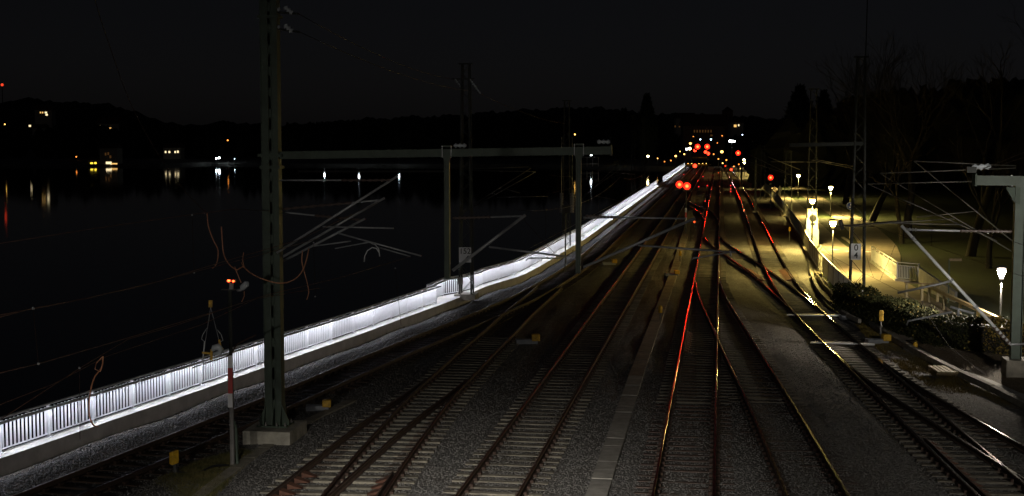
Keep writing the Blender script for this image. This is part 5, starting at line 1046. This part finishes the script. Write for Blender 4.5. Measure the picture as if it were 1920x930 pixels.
house('house with one lit amber window above the far beam end', 1131, 252, 700, 7, 4, [(1131, 251.5, 1.6, 1.0, 'window_amber'), (1092, 244, .6, .8, 'window_dim')], base=0)
house('house with white windows left of the dark cypress', 1168, 250, 720, 9, 6, [(1157, 245, 1.1, .9, 'window_warm'), (1164.5, 246, .7, .9, 'window_cold'), (1176, 252, .8, .9, 'window_cold'), (1173, 262.5, .7, 1.2, 'window_cold'), (1180, 261.5, .7, 1.2, 'window_cold')], base=0)
house('town house with two yellow lit windows above the red lights', 1286, 236, 640, 9, 7, [(1281, 231.5, 1.0, 1.0, 'window_yellow'), (1285, 231.5, 1.2, 1.0, 'window_yellow'), (1291, 242.5, 1.6, 1.0, 'window_yellow'), (1266, 237, .6, .8, 'window_dim'), (1274, 237, .6, .8, 'window_dim')], base=0)
house('long station building with rows of dim windows behind the red signals', 1320, 249, 600, 18, 6, [(1302 + k * 5.2, 246, .55, 1.1, 'window_dim') for k in range(7)] + [(1334, 254, .9, .7, 'window_dim')], base=0, wall='brick_wall', name='station_building')
house('house with two small lamps lit right of the church tower', 1382, 238, 650, 6, 4, [(1378.5, 236, 1.2, 1.1, 'window_amber'), (1385, 234.8, .6, .8, 'window_warm')], base=0)
house('house with three cold white windows in the trees at the right', 1545, 232, 420, 7, 3, [(1537.5, 233, .3, .9, 'window_dim'), (1544, 233, 1.1, .95, 'window_warm'), (1550, 233, .5, .9, 'window_cold')], base=0)
c_ = PY(1365, 232, 680); t = thing('church_tower', 'faint dark church tower with pyramid roof above the station', 'tower', (c_.x, 680, 0)); w = 4.6; zt = PY(1365, 208, 680).z
MB().box((c_.x, 682, zt / 2), (w, w, zt)).build('shaft', 'brick_wall', t); MB().add([(c_.x - w * .55, 682 - w * .55, zt), (c_.x + w * .55, 682 - w * .55, zt), (c_.x + w * .55, 682 + w * .55, zt), (c_.x - w * .55, 682 + w * .55, zt), (c_.x, 682, zt + 2.2)], [(0, 1, 4), (1, 2, 4), (2, 3, 4), (3, 0, 4), (3, 2, 1, 0)]).build('roof', 'roof_tile', t)
for s in (-.9, .9): MB().box((c_.x + s, 682 - w / 2 - .02, zt - 3), (.7, .1, 2.2)).build('belfry_window', 'black', t)
def far_lamp(label, px, py, Y, r, g, base=None, group='far street lamps'):
    q = PY(px, py, Y); zb = base if base is not None else q.z - 4; t = thing('street_lamp', label, 'lamp', (q.x, Y, zb), group)
    MB().tube([(q.x, Y, zb), (q.x, Y, q.z - r * .5)], [.09, .05], 5).build('pole', 'pole_dark', t); MB().ball(q, r, 8, 6, .9).build('globe', g, t, True); MB().lathe([(r * .6, r * .75), (r * .3, r * 1.0), (.02, r * 1.1)], q, 6).build('cap', 'pole_dark', t)
for lab, px, py, Y, r, g, zb in (
    ('left of three white jetty lamps across the lake', 608, 296, 556, .34, 'far_white', -1), ('middle of three white jetty lamps across the lake', 673, 294, 556, .36, 'far_white', -1), ('right of three white jetty lamps across the lake', 748, 293.5, 556, .32, 'far_white', -1),
    ('left of two close white lamps on the lit jetty', 405.5, 297, 600, .34, 'far_white', -1), ('right of two close white lamps on the lit jetty', 411, 296, 600, .42, 'far_white', -1), ('faint lamp on the lit jetty right of the two close ones', 472, 306, 600, .2, 'far_cold', -1), ('faint single lamp on the lit jetty', 440, 298, 600, .16, 'far_cold', -1),
    ('lone orange street lamp on the wooded far shore', 427, 263, 700, .42, 'far_orange', 0), ('tiny orange light beside the left mast top', 522, 259, 800, .25, 'far_orange', 0), ('lone pale lamp low on the left hillside', 129, 270, 700, .36, 'far_amber', 0), ('orange shore lamp left of the villa', 143, 294, 600, .3, 'far_orange', -1), ('pale hillside lamp at the far left edge', 9, 233, 850, .38, 'far_amber', 4), ('faint lamp on the hillside above the villa', 148, 241.5, 850, .22, 'far_amber', 4), ('faint orange lamp behind the hanging cable', 275, 246.5, 850, .22, 'far_orange', 4), ('faint twin lamp right of the hanging cable', 294, 247, 850, .25, 'far_orange', 4),
    ('small white lamp left of the lattice mast on the shore', 843, 252, 800, .3, 'far_amber', 0), ('orange lamp right of the lattice mast on the shore', 893.5, 247, 800, .45, 'far_orange', 0), ('dim yellow lamp in the far trees above the beam', 960, 251, 760, .25, 'far_orange', 0), ('second dim yellow lamp in the far trees above the beam', 992, 247, 760, .22, 'far_orange', 0), ('amber lamp above the right drop post', 1078, 252, 700, .4, 'far_amber', 0), ('orange lamp left of the house with the amber window', 1103, 243, 720, .3, 'far_orange', 0),
    ('white lamp near the lit landing behind the beam end', 1108.5, 290, 520, .34, 'far_white', -1), ('warm white lamp on the far shore right of the beam', 1215, 293, 500, .42, 'far_warm', 0), ('warm lamp at the left of the far track end', 1267, 292.5, 470, .36, 'far_amber', 0), ('dim amber lamp below the far lamp pair', 1283, 289, 480, .26, 'far_amber', 0),
    ('lower bright lamp left of the highest red pair', 1293, 278.5, 470, .5, 'far_warm', 0), ('small white lamp left of the lower bright one', 1287.5, 279.5, 480, .34, 'far_white', 0), ('upper warm lamp left of the highest red pair', 1294.5, 269, 490, .42, 'far_amber', 0), ('small cold lamp above the left red light', 1313, 261.5, 560, .26, 'far_cold', 0), ('small cold lamp above the right red light', 1333, 261.5, 560, .3, 'far_cold', 0),
    ('amber lamp at the left end of the far waterfront', 1233, 297, 500, .2, 'far_amber', 0), ('second amber lamp on the far waterfront left of the railing end', 1246, 303, 480, .2, 'far_orange', 0), ('third amber lamp close above the railing end', 1258, 301, 470, .24, 'far_orange', 0), ('tiny pale lamp above the railing end', 1275, 284, 500, .18, 'far_amber', 0),
    ('small amber lamp right of the twin red lights', 1338, 289, 450, .22, 'far_orange', 0), ('orange lamp in the far tree', 1347, 298, 440, .24, 'far_orange', 0), ('second orange lamp in the far tree', 1362, 300, 436, .26, 'far_orange', 0), ('tiny orange lamp behind the far fence posts', 1376, 312, 400, .2, 'far_orange', 0), ('pale lamp low beside the far path lamps', 1389, 316, 380, .2, 'far_amber', 0), ('faint orange window light above the station', 1300, 256, 590, .2, 'far_orange', 0), ('faint amber light right of the station', 1345, 268, 560, .2, 'far_orange', 0),
    ('warm lamp on a short post right of the red lights', 1353.5, 284.5, 440, .48, 'far_amber', 0), ('faint pale lamp left of the far flood light', 1354, 254.5, 600, .24, 'far_orange', 0), ('faint grey lamp right of the far flood light', 1392, 252.5, 600, .22, 'far_cold', 0), ('single orange lamp right of the far red signal', 1418, 290.5, 420, .22, 'far_orange', 0), ('low orange lamp beneath the far red signal', 1385, 308, 420, .24, 'far_orange', 0)):
    far_lamp(lab, px, py, Y, r, g, zb)
for lab, px, py, Y in (('red warning light on a mast at the far left edge', 4, 159, 1300), ('red warning light glowing through the bare trees at the right', 1763, 185, 600)):
    q = PY(px, py, Y); t = thing('warning_light_mast', lab, 'mast', (q.x, Y, 0)); MB().tube([(q.x, Y, 0), (q.x, Y, q.z - .5)], [.8, .3], 5).build('mast', 'mast_dark', t); MB().ball(q, Y * .001, 8, 6).build('lamp', 'glow_warn', t)
q = PY(1372.5, 264.7, 470); t = thing('flood_light', 'bright white elongated flood light above the far platforms', 'lamp', (q.x, 470, 0)); MB().tube([(q.x, 470.3, 0), (q.x, 470.3, q.z)], .08, 6).build('pole', 'pole_dark', t); MB().bar(q + Vector((-.95, 0, .04)), q + Vector((.95, 0, -.06)), .3, .55).build('panel', 'lamp_flood', t)
# lit landing stages and shore strips
for lab, a, b2, Y in (('pale lit jetty deck with two lamps on the far shore', (398, 308), (482, 309), 597), ('long pale landing stage with three lamps across the lake', (560, 322), (838, 326), 470)):
    p, q = PY(*a, Y), PY(*b2, Y); zz = -1.55 if Y > 500 else -1.75; t = thing('jetty', lab, 'jetty', (p.x, Y, zz)); MB().bar((p.x, Y, zz), (q.x, Y, zz), 2.2, .22).build('deck', 'concrete', t)
    for k in range(9): MB().tube([(p.x + (q.x - p.x) * k / 8, Y - .9, -2.2), (p.x + (q.x - p.x) * k / 8, Y - .9, zz + (.9 if k % 3 else 1.4))], .09, 5).build('pile', 'wood', t)
p, q = PY(1090, 306, 515), PY(1122, 306, 515); t = thing('landing_shelter', 'small lit landing shelter behind the right drop post', 'shelter', (p.x, 515, -1)); MB().box(((p.x + q.x) / 2, 517, -.2), (q.x - p.x, 4, .3)).build('deck', 'concrete', t)
for k in range(4): MB().tube([(p.x + (q.x - p.x) * k / 3, 515, -1), (p.x + (q.x - p.x) * k / 3, 515, 2.2)], .1, 5).build('post', 'white_paint', t)
MB().box(((p.x + q.x) / 2, 516.5, 2.3), (q.x - p.x + 1, 3.6, .15)).build('roof', 'concrete', t)
# far gantry with amber lit beam
p, q = PY(1286, 309, 420), PY(1327, 309, 420); t = thing('far_signal_bridge', 'amber lit horizontal beam across the far tracks', 'gantry', (p.x, 420, 0)); MB().bar(p, q, .5, .42).build('beam', 'yellow', t)
for v in (p, q): MB().tube([(v.x, 420.4, -.2), (v.x, 420.4, v.z)], .15, 6).build('leg', 'mast_dark', t)
for k in range(6): MB().ball(p + (q - p) * ((k + .5) / 6) + Vector((0, -.9, .4)), .10, 6, 4).build('beam_lamp', 'far_amber', t)
p, q = PY(1298, 295.5, 445), PY(1326, 295.5, 445); t = thing('far_signal_bridge', 'dim second beam above the amber lit one', 'gantry', (p.x, 445, 0)); MB().bar(p, q, .4, .4).build('beam', 'yellow', t)
for v in (p, q): MB().tube([(v.x, 445.3, -.2), (v.x, 445.3, v.z + 2)], .15, 6).build('leg', 'mast_dark', t)
# amber lit shrub group right of the far track end
q = P(1358, 322, 0); 
for lab, px, py, Y in (('amber lit tree at the far end right of the tracks', 1360, 297, 430),):
    c_ = PY(px, py, Y); t = bare_tree(lab, c_.x, Y, c_.z + .2, 77, .5, 5)
    far_lamp('amber lamp lighting the far tree', 1355, 306, 426, .2, 'far_amber', 0)
